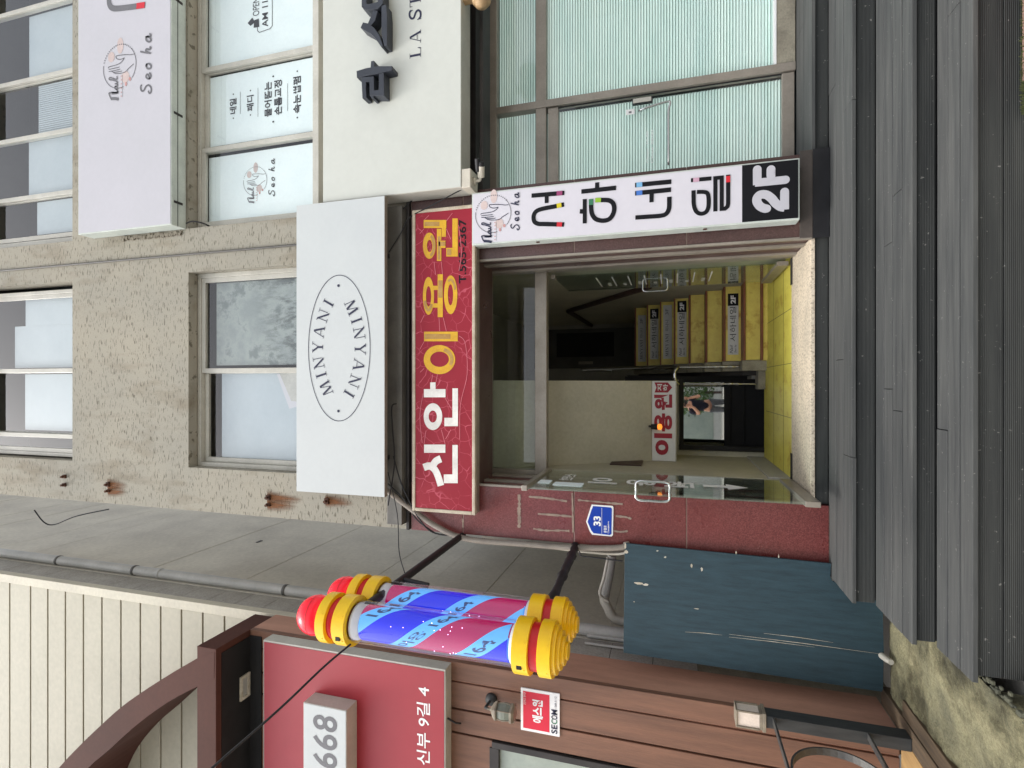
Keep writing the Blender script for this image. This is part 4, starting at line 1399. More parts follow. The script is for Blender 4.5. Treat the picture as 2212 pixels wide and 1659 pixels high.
# white panel sign with raised brush letters
yl = 4.235
xl0 = 1.668
zl0, zl1 = ZZ(996, yl), ZZ(697, yl)
lsn = lightbox('shop_sign', 'broad off white panel sign with raised charcoal brush letters over small serif capitals', xl0, 6.8, zl0, zl1, yl, 4.45, m_cream, m_alu, 0.004)
YI = yl - 0.002
fl4 = lambda x: 658.3 + x * 0.17362
fy4 = lambda y: y * 0.17362
lt = MB()
for word, p0, p1 in (('L', 126, 103), ('A', 94, 66), ('S', 0, 0), ('T', 15, -12)):
    if word == 'S':
        lt.ribbon(smooth2(pts2([(889, 22), (885, 27), (885, 35), (889, 40), (894, 38), (898, 27), (903, 22), (908, 26), (908, 36), (903, 42)], YI), 4), [0.010] + [0.018] * 34 + [0.010] * 2, YI)
        lt.ribbon(pts2([(884, 24), (892, 22)], YI), 0.006, YI - .0003); lt.ribbon(pts2([(901, 42), (910, 40)], YI), 0.006, YI - .0003)
        continue
    a, b = P(897, p0, YI), P(897, p1, YI)
    za, zb = ZZ(909, YI), ZZ(885, YI)
    adv, _p = serif(word)
    serif_word(lt, word, lambda x, gx, gz, w_: (a.x + (b.x - a.x) * gx / adv, YI, za + (zb - za) * gz))
lt.build('lettering', m_inkblue, lsn)
# raised letters, each a prism standing 10 cm off the panel
def blk(mb_, pts, wd, tap=None, dy=0.0):
    """thick stroke outline as a prism"""
    P2 = pts2(pts, yl - 0.105, fl4, fy4)
    n = len(P2); L, Rr = [], []
    ws = wd if isinstance(wd, (list, tuple)) else [wd] * n
    for i in range(n):
        p = Vector(P2[i]); a = Vector(P2[max(i - 1, 0)]); b = Vector(P2[min(i + 1, n - 1)])
        t1 = (p - a).normalized() if i else (b - p).normalized()
        t2 = (b - p).normalized() if i < n - 1 else t1
        n1, n2 = Vector((-t1.y, t1.x)), Vector((-t2.y, t2.x))
        m2 = (n1 + n2).normalized()
        k = min(1 / max(m2.dot(n1), .35), 1.6)
        L.append(p + m2 * ws[i] / 2 * k); Rr.append(p - m2 * ws[i] / 2 * k)
    mb_.prism([(v.x, v.y) for v in L] + [(v.x, v.y) for v in Rr[::-1]], yl - 0.105 + dy, yl + 0.001)
l1 = MB()
blk(l1, [(645, 925), (760, 895), (900, 870), (1085, 845)], [.060, .068, .066, .034])
blk(l1, [(840, 755), (842, 870)], [.030, .044], None, .002)
blk(l1, [(738, 1215), (732, 1100), (730, 985), (828, 978), (832, 1155), (950, 1150), (950, 905)], [.040, .040, .046, .044, .046, .054, .048], None, .004)
blk(l1, [(832, 1155), (838, 1215)], [.040, .022], None, .006)
l1.build('raised_letter', m_letter3d, lsn, 0.003)
l1 = MB()
blk(l1, [(708, 310), (770, 335), (840, 380), (905, 460), (962, 575)], [.050, .064, .056, .044, .020])
blk(l1, [(790, 320), (840, 240), (880, 125)], [.034, .058, .044], None, .003)
blk(l1, [(978, 55), (985, 200), (985, 400), (1000, 560)], [.046, .056, .056, .030], None, .006)
l1.build('raised_letter', m_letter3d, lsn, 0.003)
l1 = MB()
blk(l1, [(735, 75), (790, 85), (900, 70), (940, 30), (940, -160)], [.05, .05, .06, .05, .05])
blk(l1, [(735, 75), (735, -160)], .05, None, .003)
l1.build('raised_letter', m_letter3d, lsn, 0.003)

# white sign with an oval
ym = 4.20
zm0, zm1 = ZZ(831, ym), ZZ(640, ym)
xmr, xml = XX(735, 433, ym), XX(735, 1068, ym)
msn = lightbox('shop_sign', 'plain white panel sign with a thin oval and serif capitals written twice', xml, xmr, zm0, zm1, ym, ym + 0.05, m_white, m_bronze, 0.003)
YI = ym - 0.003
c0 = P(731.5, 752, YI)
rx = (XX(731.5, 595, YI) - XX(731.5, 910, YI)) / 2
rz = (ZZ(665, YI) - ZZ(798, YI)) / 2
ov = MB()
ov.ribbon([(c0.x + rx * math.cos(t), c0.z + rz * math.sin(t)) for t in [2 * math.pi * k / 96 for k in range(96)]], 0.006, YI, True)
ov.build('oval_line', m_inkblue, msn)
for py in (617, 888):
    q = P(731, py, YI)
    ov = MB()
    ov.face([(q.x + .013 * math.cos(k * .524), YI, q.z + .013 * math.sin(k * .524)) for k in range(12)])
    ov.build('dot', m_inkblue, msn)
lt = MB()
word = 'MINYANI'
total = sum(serif(c)[0] for c in word) + 0.28 * 6
hgt = ZZ(692, YI) - ZZ(714, YI)
wtot = XX(703, 652, YI) - XX(703, 858, YI)
def arcplace(top):
    def f(x0, gx, gz, adv):
        u = ((x0 + adv / 2) / total - 0.5) * wtot              # letter centre along the arc
        rr = 0.80
        zb = 0.222 - (rr - math.sqrt(rr * rr - u * u))
        ang = -math.asin(u / rr) * 0.92
        lx = (gx - adv / 2) * wtot / total
        lz = (gz - 0.5) * 0.112
        x, z = u + lx * math.cos(ang) - lz * math.sin(ang), zb + lx * math.sin(ang) + lz * math.cos(ang)
        return (c0.x + x, YI, c0.z + z) if top else (c0.x - x, YI, c0.z - z)
    return f
serif_word(lt, word, arcplace(True), 0.28)
serif_word(lt, word, arcplace(False), 0.28)
lt.build('lettering', m_inkblue, msn)
br_ = MB()
for py in (549, 990):
    q = P(838, py, 4.3)
    br_.box(q.x - 0.02, q.x + 0.02, 4.25, 4.48, ZZ(838, 4.35), ZZ(838, 4.35) + 0.03)
br_.build('bracket', m_rubber, msn)

# old red lightbox of the barber shop
yr = 4.36
xr0, xr1 = XX(960, 1108, yr), XX(960, 448, yr)
zr0, zr1 = ZZ(1027, yr), ZZ(891, yr)
rsn = thing('barber_sign', 'old cracked red sign with white and yellow Korean letters above the open doorway', 'sign', ((xr0 + xr1) / 2, 4.46, zr0))
BOX('case', m_alu2, rsn, xr0 + .004, xr1 - .004, yr + 0.03, 4.465, zr0, zr1 - .002, 0.004)
fr = MB()
t = 0.030
fr.box(xr0, xr1, yr - 0.008, yr + 0.029, zr1 - t, zr1)
fr.box(xr0, xr1, yr - 0.008, yr + 0.029, zr0, zr0 + t)
fr.box(xr0, xr0 + t, yr - 0.008, yr + 0.029, zr0 + t, zr1 - t)
fr.box(xr1 - t, xr1, yr - 0.008, yr + 0.029, zr0 + t, zr1 - t)
fr.build('frame', M('aged_white_frame', C(206, 196, 176), C(176, 160, 138), 7, 0.5, fine=0.2), rsn, 0.006)
BOX('face', m_crack, rsn, xr0 + t, xr1 - t, yr, yr + 0.028, zr0 + t, zr1 - t)
YI = yr - 0.002
gx_, gy_ = (lambda x: 630.9 + x * 0.41327), (lambda y: 411.5 + y * 0.41327)
def bar(mb_, x0, x1, y0, y1, k=0):
    q = pts2([(x0, y1), (x1, y1), (x1, y0), (x0, y0)], YI - .0004 * k, gx_, gy_)
    mb_.face([(u, YI - .0004 * k, v) for u, v in q])
def oring(mb_, x0, x1, y0, y1, i0, i1, j0, j1):
    n = 36
    o = pts2([((x0 + x1) / 2 - (x1 - x0) / 2 * math.cos(2 * math.pi * k / n), (y0 + y1) / 2 + (y1 - y0) / 2 * math.sin(2 * math.pi * k / n)) for k in range(n)], YI, gx_, gy_)
    i = pts2([((i0 + i1) / 2 - (i1 - i0) / 2 * math.cos(2 * math.pi * k / n), (j0 + j1) / 2 + (j1 - j0) / 2 * math.sin(2 * math.pi * k / n)) for k in range(n)], YI, gx_, gy_)
    for k in range(n):
        k2 = (k + 1) % n
        mb_.face([(o[k][0], YI, o[k][1]), (o[k2][0], YI, o[k2][1]), (i[k2][0], YI, i[k2][1]), (i[k][0], YI, i[k][1])])
def sweep(mb_, pa, wd_, k=0):
    mb_.ribbon(smooth2(pts2(pa, YI, gx_, gy_), 4), wd_, YI - .0004 * k)
lt = MB()
sweep(lt, [(688, 1448), (720, 1440), (748, 1462), (765, 1500), (778, 1543)], .064, 1)
sweep(lt, [(735, 1440), (752, 1415), (778, 1402)], .064, 2)
bar(lt, 690, 801, 1328, 1371); bar(lt, 793, 838, 1484, 1530); bar(lt, 838, 866, 1330, 1530)
oring(lt, 688, 785, 1112, 1252, 714, 757, 1150, 1213)
bar(lt, 689, 802, 1038, 1081); bar(lt, 722, 750, 1003, 1038); bar(lt, 796, 838, 1188, 1232); bar(lt, 838, 867, 1034, 1232)
lt.build('white_lettering', m_letwhite, rsn)
lt = MB()
oring(lt, 688, 853, 808, 960, 722, 820, 842, 922); bar(lt, 690, 866, 738, 788)
oring(lt, 684, 742, 452, 650, 700, 727, 500, 606); bar(lt, 761, 788, 438, 662, 1); bar(lt, 727, 761, 498, 520, 2); bar(lt, 727, 761, 590, 612, 2); oring(lt, 794, 864, 444, 646, 814, 842, 490, 600)
oring(lt, 684, 751, 220, 357, 705, 733, 258, 322); bar(lt, 757, 780, 200, 368, 1); bar(lt, 780, 802, 262, 300, 1); bar(lt, 688, 806, 154, 196, 2); bar(lt, 782, 804, 196, 242, 2); bar(lt, 806, 838, 300, 345); bar(lt, 838, 866, 146, 345)
lt.build('yellow_lettering', m_yel, rsn)
lt = MB()
m_tan = M('peeled_letter', C(190, 152, 84), C(170, 126, 62), 16, 0.6, fine=0.25)
def peel(x0, x1, y0, y1): bar(lt, x0, x1, y0, y1, 4)
peel(693, 828, 750, 776); peel(692, 770, 164, 186); peel(762, 774, 240, 362); peel(766, 800, 268, 290); peel(810, 832, 306, 338); peel(764, 786, 470, 560)
for (cx_, cy_, rx_, ry_, a0, a1, wq) in ((770, 884, 66, 56, 150, 250, .030), (713, 551, 20, 75, 20, 160, .024), (718, 288, 24, 52, 100, 260, .026), (829, 545, 25, 78, 200, 300, .02)):
    sweep(lt, [(cx_ - rx_ * math.cos(math.radians(a)), cy_ + ry_ * math.sin(math.radians(a))) for a in range(a0, a1, 14)], wq, 4)
lt.build('peeled_film', m_tan, rsn)
lt = MB()
for pa in ([(690, 155), (715, 130)], [(690, 200), (668, 225)], [(806, 160), (838, 118)], [(806, 200), (830, 255)], [(742, 372), (750, 440)], [(780, 372), (786, 440)], [(690, 652), (672, 690)], [(768, 664), (772, 735)], [(790, 664), (806, 735)],
           [(690, 790), (668, 830)], [(690, 930), (670, 950)], [(735, 962), (728, 1003)], [(760, 960), (752, 1003)], [(800, 1085), (838, 1150)], [(700, 1255), (690, 1325)], [(780, 1250), (800, 1325)], [(870, 180), (885, 320), (872, 420)], [(872, 760), (905, 800), (915, 960), (880, 1120), (876, 1300)], [(802, 1300), (830, 1250)], [(685, 1060), (668, 1180), (680, 1320)]):
    lt.ribbon(smooth2(pts2(pa, YI - .0003, gx_, gy_), 5), .005, YI - .0003)
lt.build('crack', M('pale_crack', C(206, 110, 122), None, 5, .5, fine=0), rsn)
lt = MB()
txtp(lt, 'T.565-2367', 991, 1007, 612, 474, YI, 0.018)
lt.build('phone_lettering', m_ink, rsn)

# address plate
ya = 4.462
apn = thing('address_plate', 'small blue house shaped address plate numbered 33 on the red granite', 'plate', (XX(1298, 1124, ya), 4.468, ZZ(1325, ya)))
def plate(k, y0, y1):
    o = [(1266 + k, 1127), (1275 + k * .9, 1098 + k), (1278 + k, 1090 + k), (1323 - k, 1093 + k), (1325 - k, 1096 + k), (1324 - k, 1156 - k), (1321 - k, 1159 - k), (1279 + k, 1155 - k), (1274 + k * .9, 1148 - k)]
    m_ = MB(); m_.prism(pts2(o, ya), y0, y1); return m_
plate(0, ya, 4.4685).build('backing', m_platewhite, apn)
plate(3.2, ya - .002, ya - .0003).build('face', m_blue, apn)
lt = MB(); YI = ya - .0035
txtp(lt, '33', 1282, 1298, 1136, 1115, YI, 0.035)
txtp(lt, '충절로', 1304, 1310.5, 1151, 1135, YI, 0.02)
txtp(lt, 'Chungjeol-ro', 1312, 1317, 1152, 1126, YI, 0.015)
lt.ribbon(pts2([(1300, 1097), (1300, 1153)], YI), .0025, YI)
lt.build('lettering', m_platewhite, apn)

# ------------------------------------------------------------------ stair stickers and the basement sign
def sticker(k, kind, label, py0, py1):
    """k = step number; sits on the riser"""
    y = Y0 + k * TD - 0.003
    z0 = FL + 0.05 + k * RH + 0.025
    z1 = z0 + 0.115
    pxm = 1500
    a, b = None, None
    zc = (z0 + z1) / 2
    # pixel column of that height
    lo, hi = 1200, 1700
    for _ in range(40):
        mid = (lo + hi) / 2
        if ZZ(mid, y) > zc: lo = mid
        else: hi = mid
    x0, x1 = XX(lo, py0, y), XX(lo, py1, y)
    t = tag(BOX('stair_sticker', m_paper, None, x0, x1, y, y + 0.0022, z0, z1), label, 'sticker', None)
    t['group'] = 'stickers on the stair risers'
    t_ = MB(); YI = y - .0012
    if kind == 2:
        d = MB(); xs = x1 - (x1 - x0) * 0.20
        d.box(xs, x1, y - .001, y - .0002, z0, z1); d.build('black_panel', m_ink, t)
        d = MB(); txt(d, '2F', xs + (x1 - xs) * .16, x1 - (x1 - xs) * .16, z0 + .03, z1 - .03, y - .0022, .04); d.build('floor_lettering', m_platewhite, t)
        txt(t_, '서하네일', x0 + (xs - x0) * .27, xs - .012, z0 + .024, z1 - .022, YI, .0)
        t_.build('shop_lettering', m_ink, t); t_ = MB()
        txt(t_, 'Nail', x0 + .015, x0 + (xs - x0) * .2, z0 + .06, z1 - .022, YI, .0, .3)
        txt(t_, 'Seo ha', x0 + .02, x0 + (xs - x0) * .2, z0 + .022, z0 + .044, YI, .0, .3)
    else:
        w_ = x1 - x0
        zz0, zz1 = z0 + .045, z1 - .03
        serif_word(t_, 'MINYANI', lambda x, gx, gz, adv: (x0 + .03 + (x + gx) / total2 * w_ * .42, YI, zz0 + (zz1 - zz0) * gz), 0.12)
        t_.build('shop_lettering', m_ink, t); t_ = MB()
        txt(t_, '미나니', x0 + w_ * .52, x0 + w_ * .72, zz0 - .004, zz1 + .002, YI, -.005)
        t_.build('korean_lettering', m_ink, t); t_ = MB()
        txt(t_, '3F', x0 + w_ * .82, x0 + w_ * .93, zz0, zz1, YI, -.005)
    t_.build('small_lettering', m_ink, t)
    return t
total2 = sum(serif(c)[0] for c in 'MINYANI') + 0.12 * 6
sticker(1, 2, 'lowest white 2F sticker on the yellow stairs, the largest and brightest', 766, 634)
sticker(4, 2, 'middle white 2F sticker on the stairs, just below the grey 3F sticker', 771, 650)
sticker(5, 3, 'grey 3F sticker on the stairs between two 2F stickers', 775, 659)
sticker(6, 2, 'dim upper 2F sticker on the brown stairs, above the lower 3F sticker', 776, 667)
sticker(8 - 1, 3, 'topmost dim 3F sticker on the stairs just below the landing door', 781, 681)
bs2 = thing('basement_sign', 'white board with dark red Korean letters and arrow above the dark basement opening', 'sign', (-0.4, 6.07, R(-0.03)))
BOX('board', m_paper, bs2, -0.835, 0.03, 6.060, 6.069, R(-0.035), R(0.212))
lt = MB(); YI = 6.057
za, zb = R(0.005), R(0.18)
txtp(lt, '이', 1413, 1452, 983, 936, YI, .05)
txtp(lt, '용', 1413, 1452, 932, 893, YI, .05)
txtp(lt, '원', 1413, 1452, 886, 852, YI, .05)
a = P(1430, 848, YI); b = P(1430, 826, YI)
lt.face([(a.x, YI, R(0.02))[:1] + (YI, R(0.185)), (a.x, YI, R(0.045)), ((a.x + b.x) / 2, YI, R(0.0)), (b.x, YI, R(0.045)), (b.x, YI, R(0.185)), ((a.x + b.x) / 2, YI, R(0.165))])
lt.build('lettering', m_redink, bs2)
lt = MB(); YI = 6.0555
txt(lt, '지', a.x + .018, b.x - .018, R(0.105), R(0.155), YI, .03)
txt(lt, '하', a.x + .018, b.x - .018, R(0.045), R(0.095), YI, .03)
lt.build('arrow_lettering', m_paper, bs2)
# orange sensor lamp
ol = thing('sensor_lamp', 'small glowing orange lamp hanging in front of the basement sign', 'lamp', (-0.45, 5.98, R(0.1)))
q = P(1424, 922, 5.98)
l_ = MB(); l_.lathe([(0.0, q.z + .085), (.028, q.z + .085), (.03, q.z + .05), (.034, q.z + .022), (.0, q.z + .018)], q.x, q.y, 16)
l_.tube([(q.x, q.y, q.z + .08), (q.x, q.y + .09, q.z + .12)], .012, 8)
l_.build('socket', m_black, ol)
l_ = MB(); l_.lathe([(.0, q.z + .022), (.026, q.z + .016), (.034, q.z - .004), (.028, q.z - .024), (.0, q.z - .034)], q.x, q.y, 16)
l_.build('bulb', M('orange_bulb', C(236, 140, 50), C(226, 120, 40), 20, 0.3, emit=0.8), ol)
# dark picture on the left lobby wall
pc = MB(); pc.box(-0.838, -0.826, 5.62, 6.0, R(0.30), R(0.62))
tag(pc.build('notice_frame', m_brownrail, None), 'dark framed notice on the lobby wall behind the open glass leaf', 'notice')
# mirror over the basement stair
mr = thing('wall_mirror', 'mirror hung over the basement stair, reflecting the street', 'mirror', (-0.35, 7.2, R(-0.3)))
mm = MB(); mm.box(-0.78, 0.02, 7.195, 7.2, R(-0.62), R(-0.03))
mo_ = mm.build('mirror_pane', m_mir, mr)
mr.rotation_euler = (math.radians(-0.85), 0, math.radians(1.5))
bb = MB(); bb.box(-0.8, 0.04, 7.23, 7.25, R(-0.64), R(-0.01))
bb.build('backing', m_black, mr)

# ------------------------------------------------------------------ barber poles
def barber_pole(label, loc):
    """built about its own axis; heights relative to the eye"""
    t = thing('barber_pole', label, 'barber pole', loc, 'barber poles on the bracket beside the doorway')
    X, Y = loc[0], loc[1]
    def L(prof, name, mat, par=t, n=48, smooth=True):
        m_ = MB(); m_.lathe([(r, R(z)) for r, z in prof], X, Y, n, smooth)
        return m_.build(name, mat, par)
    def ring(z0, z1, r, name='yellow_ring'):
        e = .006
        m_ = MB()
        m_.lathe([(r, R(z0 + .002)), (r, R(z1 - .002))], X, Y, 64, True)
        m_.lathe([(0.112, R(z0)), (r - .002, R(z0))], X, Y, 64, True)
        m_.lathe([(r - .002, R(z0)), (r, R(z0 + .002))], X, Y, 64, True)
        m_.lathe([(r, R(z1 - .002)), (r - .002, R(z1))], X, Y, 64, True)
        m_.lathe([(r - .002, R(z1)), (0.112, R(z1))], X, Y, 64, True)
        for a in range(0, 360, 60):
            m_.tube([(X + (r - .004) * math.cos(math.radians(a)), Y + (r - .004) * math.sin(math.radians(a)), R(z0 + .02)), (X + (r + .003) * math.cos(math.radians(a)), Y + (r + .003) * math.sin(math.radians(a)), R(z0 + .02))], .004, 6)
        o = m_.build(name, m_py, t)
        return o
    ring(1.966, 2.027, 0.145)
    k_ = L([(0.0, 1.915), (0.120, 1.915), (0.120, 1.966)], 'red_neck', m_pr)
    ring(1.83, 1.915, 0.145)
    ring(0.728, 0.815, 0.147)
    L([(0.124, 0.678), (0.124, 0.728)], 'red_neck', m_pr)
    ring(0.605, 0.677, 0.145)
    m_ = MB()
    for (r_a, z_a), (r_b, z_b) in zip(((.125, .605), (.125, .585), (.100, .584), (.100, .565), (.074, .564), (.074, .547), (.046, .546), (.046, .532)), ((.125, .585), (.100, .584), (.100, .565), (.074, .564), (.074, .547), (.046, .546), (.046, .532), (.0, .531))):
        m_.lathe([(r_a, R(z_a)), (r_b, R(z_b))], X, Y, 64, True)
    m_.build('stepped_base', m_py, t)
    # globe
    pr = [(0.118 * math.sin(math.radians(a)), 2.115 + 0.118 * math.cos(math.radians(a))) for a in range(0, 141, 7)]
    pr = [(max(r, 0.0), z) for r, z in pr]
    g = L(pr, 'globe', m_ball)
    L([(0.1185, 2.112), (0.1200, 2.115), (0.1185, 2.118)], 'seam', m_pr, g)
    # white end collars, striped drum, clear tube
    L([(0.0, 1.822), (0.105, 1.822), (0.105, 1.80), (0.098, 1.796), (0.098, 1.765), (0.0, 1.765)], 'collar', m_platewhite)
    L([(0.104, 0.818), (0.104, 0.84), (0.09, 0.845), (0.0, 0.846)], 'collar', m_platewhite)
    DR = 0.100
    d = D.meshes.new('drum')
    m_ = MB(); m_.lathe([(DR, R(0.85)), (DR, R(1.76))], X, Y, 64)
    dr_ = m_.build('striped_drum', m_drum, t)
    # lettering on the pale stripes, wrapped round the drum
    lt = MB()
    vs, fs, (a, b, c, e) = glyphs('신부 164', 0.02)
    vs2, fs2, (a2, b2, c2, e2) = glyphs('이용 164', 0.02)
    vs3, fs3, (a3, b3, c3, e3) = glyphs('164', 0.02)
    hgt_ = 0.075
    for row in range(1, 9):
        for half in range(2):
            V, Fc, (x0, x1, y0, y1) = (vs, fs, (a, b, c, e)) if half else (vs2, fs2, (a2, b2, c2, e2))
            sc_ = hgt_ / (y1 - y0)
            k_slope = -0.80 / (2 * math.pi)              # the stripes fall to the right
            base_u = row + half * 0.5 + 0.0825           # middle of the pale stripe
            pv, ok = [], True
            for x, y in V:
                s = ((x - x0) / (x1 - x0) - 0.5) * 0.24
                ang = -math.pi / 2 + 0.42 + s / DR
                zc = 0.80 * (base_u - DRUM_PHASE - 2 - (ang / (2 * math.pi))) + (y - (y0 + y1) / 2) * sc_
                pv.append((X + (DR + .0012) * math.cos(ang), Y + (DR + .0012) * math.sin(ang), zc))
                if not (R(0.83) < zc < R(1.80)): ok = False
            if not ok:                                       # only the figures fit on this turn
                V, Fc, (x0, x1, y0, y1) = vs3, fs3, (a3, b3, c3, e3)
                for sh in (0.05, -0.05, -0.09, 0.09):
                    pv, ok = [], True
                    for x, y in V:
                        ang = -math.pi / 2 + 0.42 + (((x - x0) / (x1 - x0) - 0.5) * 0.105 + sh) / DR
                        zc = 0.80 * (base_u - DRUM_PHASE - 2 - (ang / (2 * math.pi))) + (y - (y0 + y1) / 2) * hgt_ / (y1 - y0)
                        pv.append((X + (DR + .0012) * math.cos(ang), Y + (DR + .0012) * math.sin(ang), zc))
                        if not (R(0.85) < zc < R(1.76)): ok = False
                    if ok: break
            if ok: lt.mesh(pv, Fc)
    lt.build('lettering', M('stripe_ink', C(66, 84, 132), None, 5, .5, fine=0), dr_)
    gt = MB(); gt.lathe([(0.120, R(.80)), (0.120, R(1.84))], X, Y, 64)
    gt.build('clear_tube', glass('clear_acrylic', (0.93, 0.95, 1.0, 1), 0.8), t)
    # small lamps on the drum
    ld_ = MB()
    rn = random.Random(4)
    for k in range(16):
        zz = 1.02 + 0.56 * rn.random()
        an = math.radians(-90 + rn.choice([-42, -20, 30, 52]) + rn.uniform(-7, 7))
        cx_, cy_ = X + (DR + .002) * math.cos(an), Y + (DR + .002) * math.sin(an)
        ld_.lathe([(0, R(zz + .0022)), (.0022, R(zz)), (0, R(zz - .0022))], cx_, cy_, 6)
    ld_.build('led', M('led_white', C(240, 200, 255), None, 5, .4, fine=0, emit=4.0), t)
    for z in (1.872, 0.772):
        m_ = MB()
        an = math.radians(-112)
        cx_, cy_ = X + .1445 * math.cos(an), Y + .1445 * math.sin(an)
        m_.box(cx_ - .012, cx_ + .012, cy_ - .006, cy_ + .008, R(z - .014), R(z + .014))
        m_.build('vent', m_black, t)
    return t
barber_pole('nearer barber pole, standing farther out over the street and overlapping the other one', (-1.434, 2.85, 0))
bp1 = [o for o in D.objects if o.name == 'barber_pole'][0]
def copy_tree(o, parent=None):
    c = o.copy()
    COL.objects.link(c)
    c.parent = parent
    for chd in list(o.children):
        copy_tree(chd, c)
    return c
bp2 = copy_tree(bp1)
bp2['label'] = 'farther barber pole, nearer the granite pilaster and partly hidden by the other one'
bp2.location = (-1.424, 3.155, 0)
bp2.rotation_euler.z = math.radians(-38)
brk = thing('pole_bracket', 'pair of black taped iron arms holding the barber poles out from the granite edge', 'bracket', (-1.35, 4.45, R(0.7)))
b_ = MB()
b_.tube([(-1.355, 4.50, R(1.80)), (-1.365, 2.86, R(1.80))], 0.028, 8)
b_.tube([(-1.36, 3.36, R(1.80)), (-1.38, 3.36, R(1.60))], 0.020, 8)
b_.build('upper_arm', m_rubber, brk)
b_ = MB()
rn = random.Random(8)
pp = [(-1.36, 4.48, R(0.775)), (-1.37, 4.3, R(0.772)), (-1.38, 4.0, R(0.765)), (-1.39, 3.7, R(0.755)), (-1.405, 3.4, R(0.745)), (-1.415, 3.24, R(0.74)), (-1.42, 2.95, R(0.735))]
pp = smooth3(pp, 5)
b_.tube(pp, [rn.uniform(.026, .042) for _ in pp], 9)
b_.build('lower_arm', m_rubber, brk)

# ------------------------------------------------------------------ neighbour building on the left
XN, YSD, YBR, YCF = -2.34, 4.55, 4.19, 3.79
nb = thing('neighbour_building', 'neighbouring house with cream horizontal siding, brown arch and brown boarded front', 'building', (-2.6, 4.4, 0))
sw = MB()
zc = 0
rn = random.Random(6)
for k in range(22):
    z0, z1 = 0.0 + k * 0.72, 0.72 + k * 0.72 - 0.004
    sw.box(XN - 0.25, XN + 0.0 + rn.uniform(-.003, .003), 4.93, 13.0, z0, z1)
sw.build('side_wall', m_conc, nb)
ts = MB()
for k in range(40):
    z0 = R(-0.2) + k * 0.36
    ts.box(XN - 0.2, XN - 0.004, YSD + 0.08, 4.925, z0, z0 + 0.354)
ts.build('tile_strip', m_tile, nb)
BOX('tile_joint', m_darktrim, nb, XN - 0.2, XN - 0.010, YSD + 0.07, 4.924, R(-1.4), 15.5)
rs_ = MB(); rs_.box(XN - 0.2, XN - 0.002, YBR + 0.1, 4.925, 0.0, R(-0.2) - 0.004)
rs_.build('render_base', m_stone, nb)
sdg = MB()
zl = [ZZ(x, YSD) for x in (21.7, 66.7, 104, 142, 181, 221, 262, 304, 348, 393, 439, 486, 535)]
zl = [zl[0] + 1.2, zl[0] + .85, zl[0] + .5] + zl + [zl[-1] - .28]
for i in range(len(zl) - 1):
    g = 0.016
    sdg.box(-6.5, XN - 0.10, YSD + 0.0, YSD + 0.05, zl[i + 1] + g, zl[i] - g + 0.012)
sdg.build('siding', m_siding, nb, 0.004)
BOX('siding_groove', m_groove, nb, -6.5, XN - 0.09, YSD + 0.03, YSD + 0.2, R(3.5), zl[0])
ct = MB(); ct.box(XN - 0.097, XN + 0.003, YSD - 0.012, YSD + 0.075, R(3.60), zl[0])
ct.build('corner_trim', M('cream_trim', C(204, 198, 178), C(192, 186, 168), 2, 0.6), nb, 0.004)
# arch over the canopy
outer = [(463, 1408), (437, 1416.7), (390, 1442.7), (347, 1469), (303, 1497.7), (260, 1529), (217, 1567.7), (177, 1606), (127, 1659), (85, 1720), (50, 1790), (20, 1890), (8, 2020), (12, 2180)]
inner = [(462, 1466), (387, 1502.7), (337, 1534), (287, 1572.7), (235, 1620), (187, 1662), (140, 1720), (108, 1790), (78, 1890), (64, 2020), (66, 2180)]
ar = MB()
ar.prism(pts2(smooth2(outer, 3), YCF) + pts2(smooth2(inner[::-1], 3), YCF), YCF, YSD - 0.003)
ar.build('arch', m_mauve, nb)
cn = MB()
xc0 = XN - 0.0
zc0, zc1 = R(3.855), R(4.07)
xcr = XX(485, 1411, YCF)
cn.box(-6.5, XN, YCF + 0.002, YBR + 0.3, zc0, zc1 - 0.003)
cn.build('canopy', m_mauve, nb, 0.004)
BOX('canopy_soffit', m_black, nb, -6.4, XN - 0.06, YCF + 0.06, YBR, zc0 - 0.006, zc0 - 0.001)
BOX('painted_shade_band', m_black, nb, -6.4, XN - 0.05, YBR - 0.012, YBR - 0.001, ZZ(566, YBR), zc0 - 0.0065)  # black sheet standing in for the shade beneath the canopy
vt = thing('soffit_light', 'square cream framed light set in the dark underside of the brown canopy', 'light', (0, 0, 0))
pv = [PZq for PZq in (P(518, 1452, 1), )]
def onz(px, py, z):
    a, b, c = ray(px, py)
    t = (z - CZ) / c
    return Vector((a * t, b * t, z))
zsf = zc0 - 0.007
qa = onz(517, 1516, zsf); qb = onz(551, 1441, zsf)
vt.location = ((qa.x + qb.x) / 2, (qa.y + qb.y) / 2, zsf)
v_ = MB(); x0, x1 = sorted((qa.x, qb.x)); y0, y1 = sorted((qa.y, qb.y))
y0, y1 = max(y0, YCF + 0.07), min(y1, YBR - .02)
v_.box(x0, x1, y0, y0 + .03, zsf - .018, zsf); v_.box(x0, x1, y1 - .03, y1, zsf - .018, zsf)
v_.box(x0, x0 + .03, y0 + .03, y1 - .03, zsf - .018, zsf); v_.box(x1 - .03, x1, y0 + .03, y1 - .03, zsf - .018, zsf)
v_.build('frame', m_chip, vt, 0.003)
BOX('grille', m_pvc, vt, x0 + .03, x1 - .03, y0 + .03, y1 - .03, zsf - .008, zsf - .002)
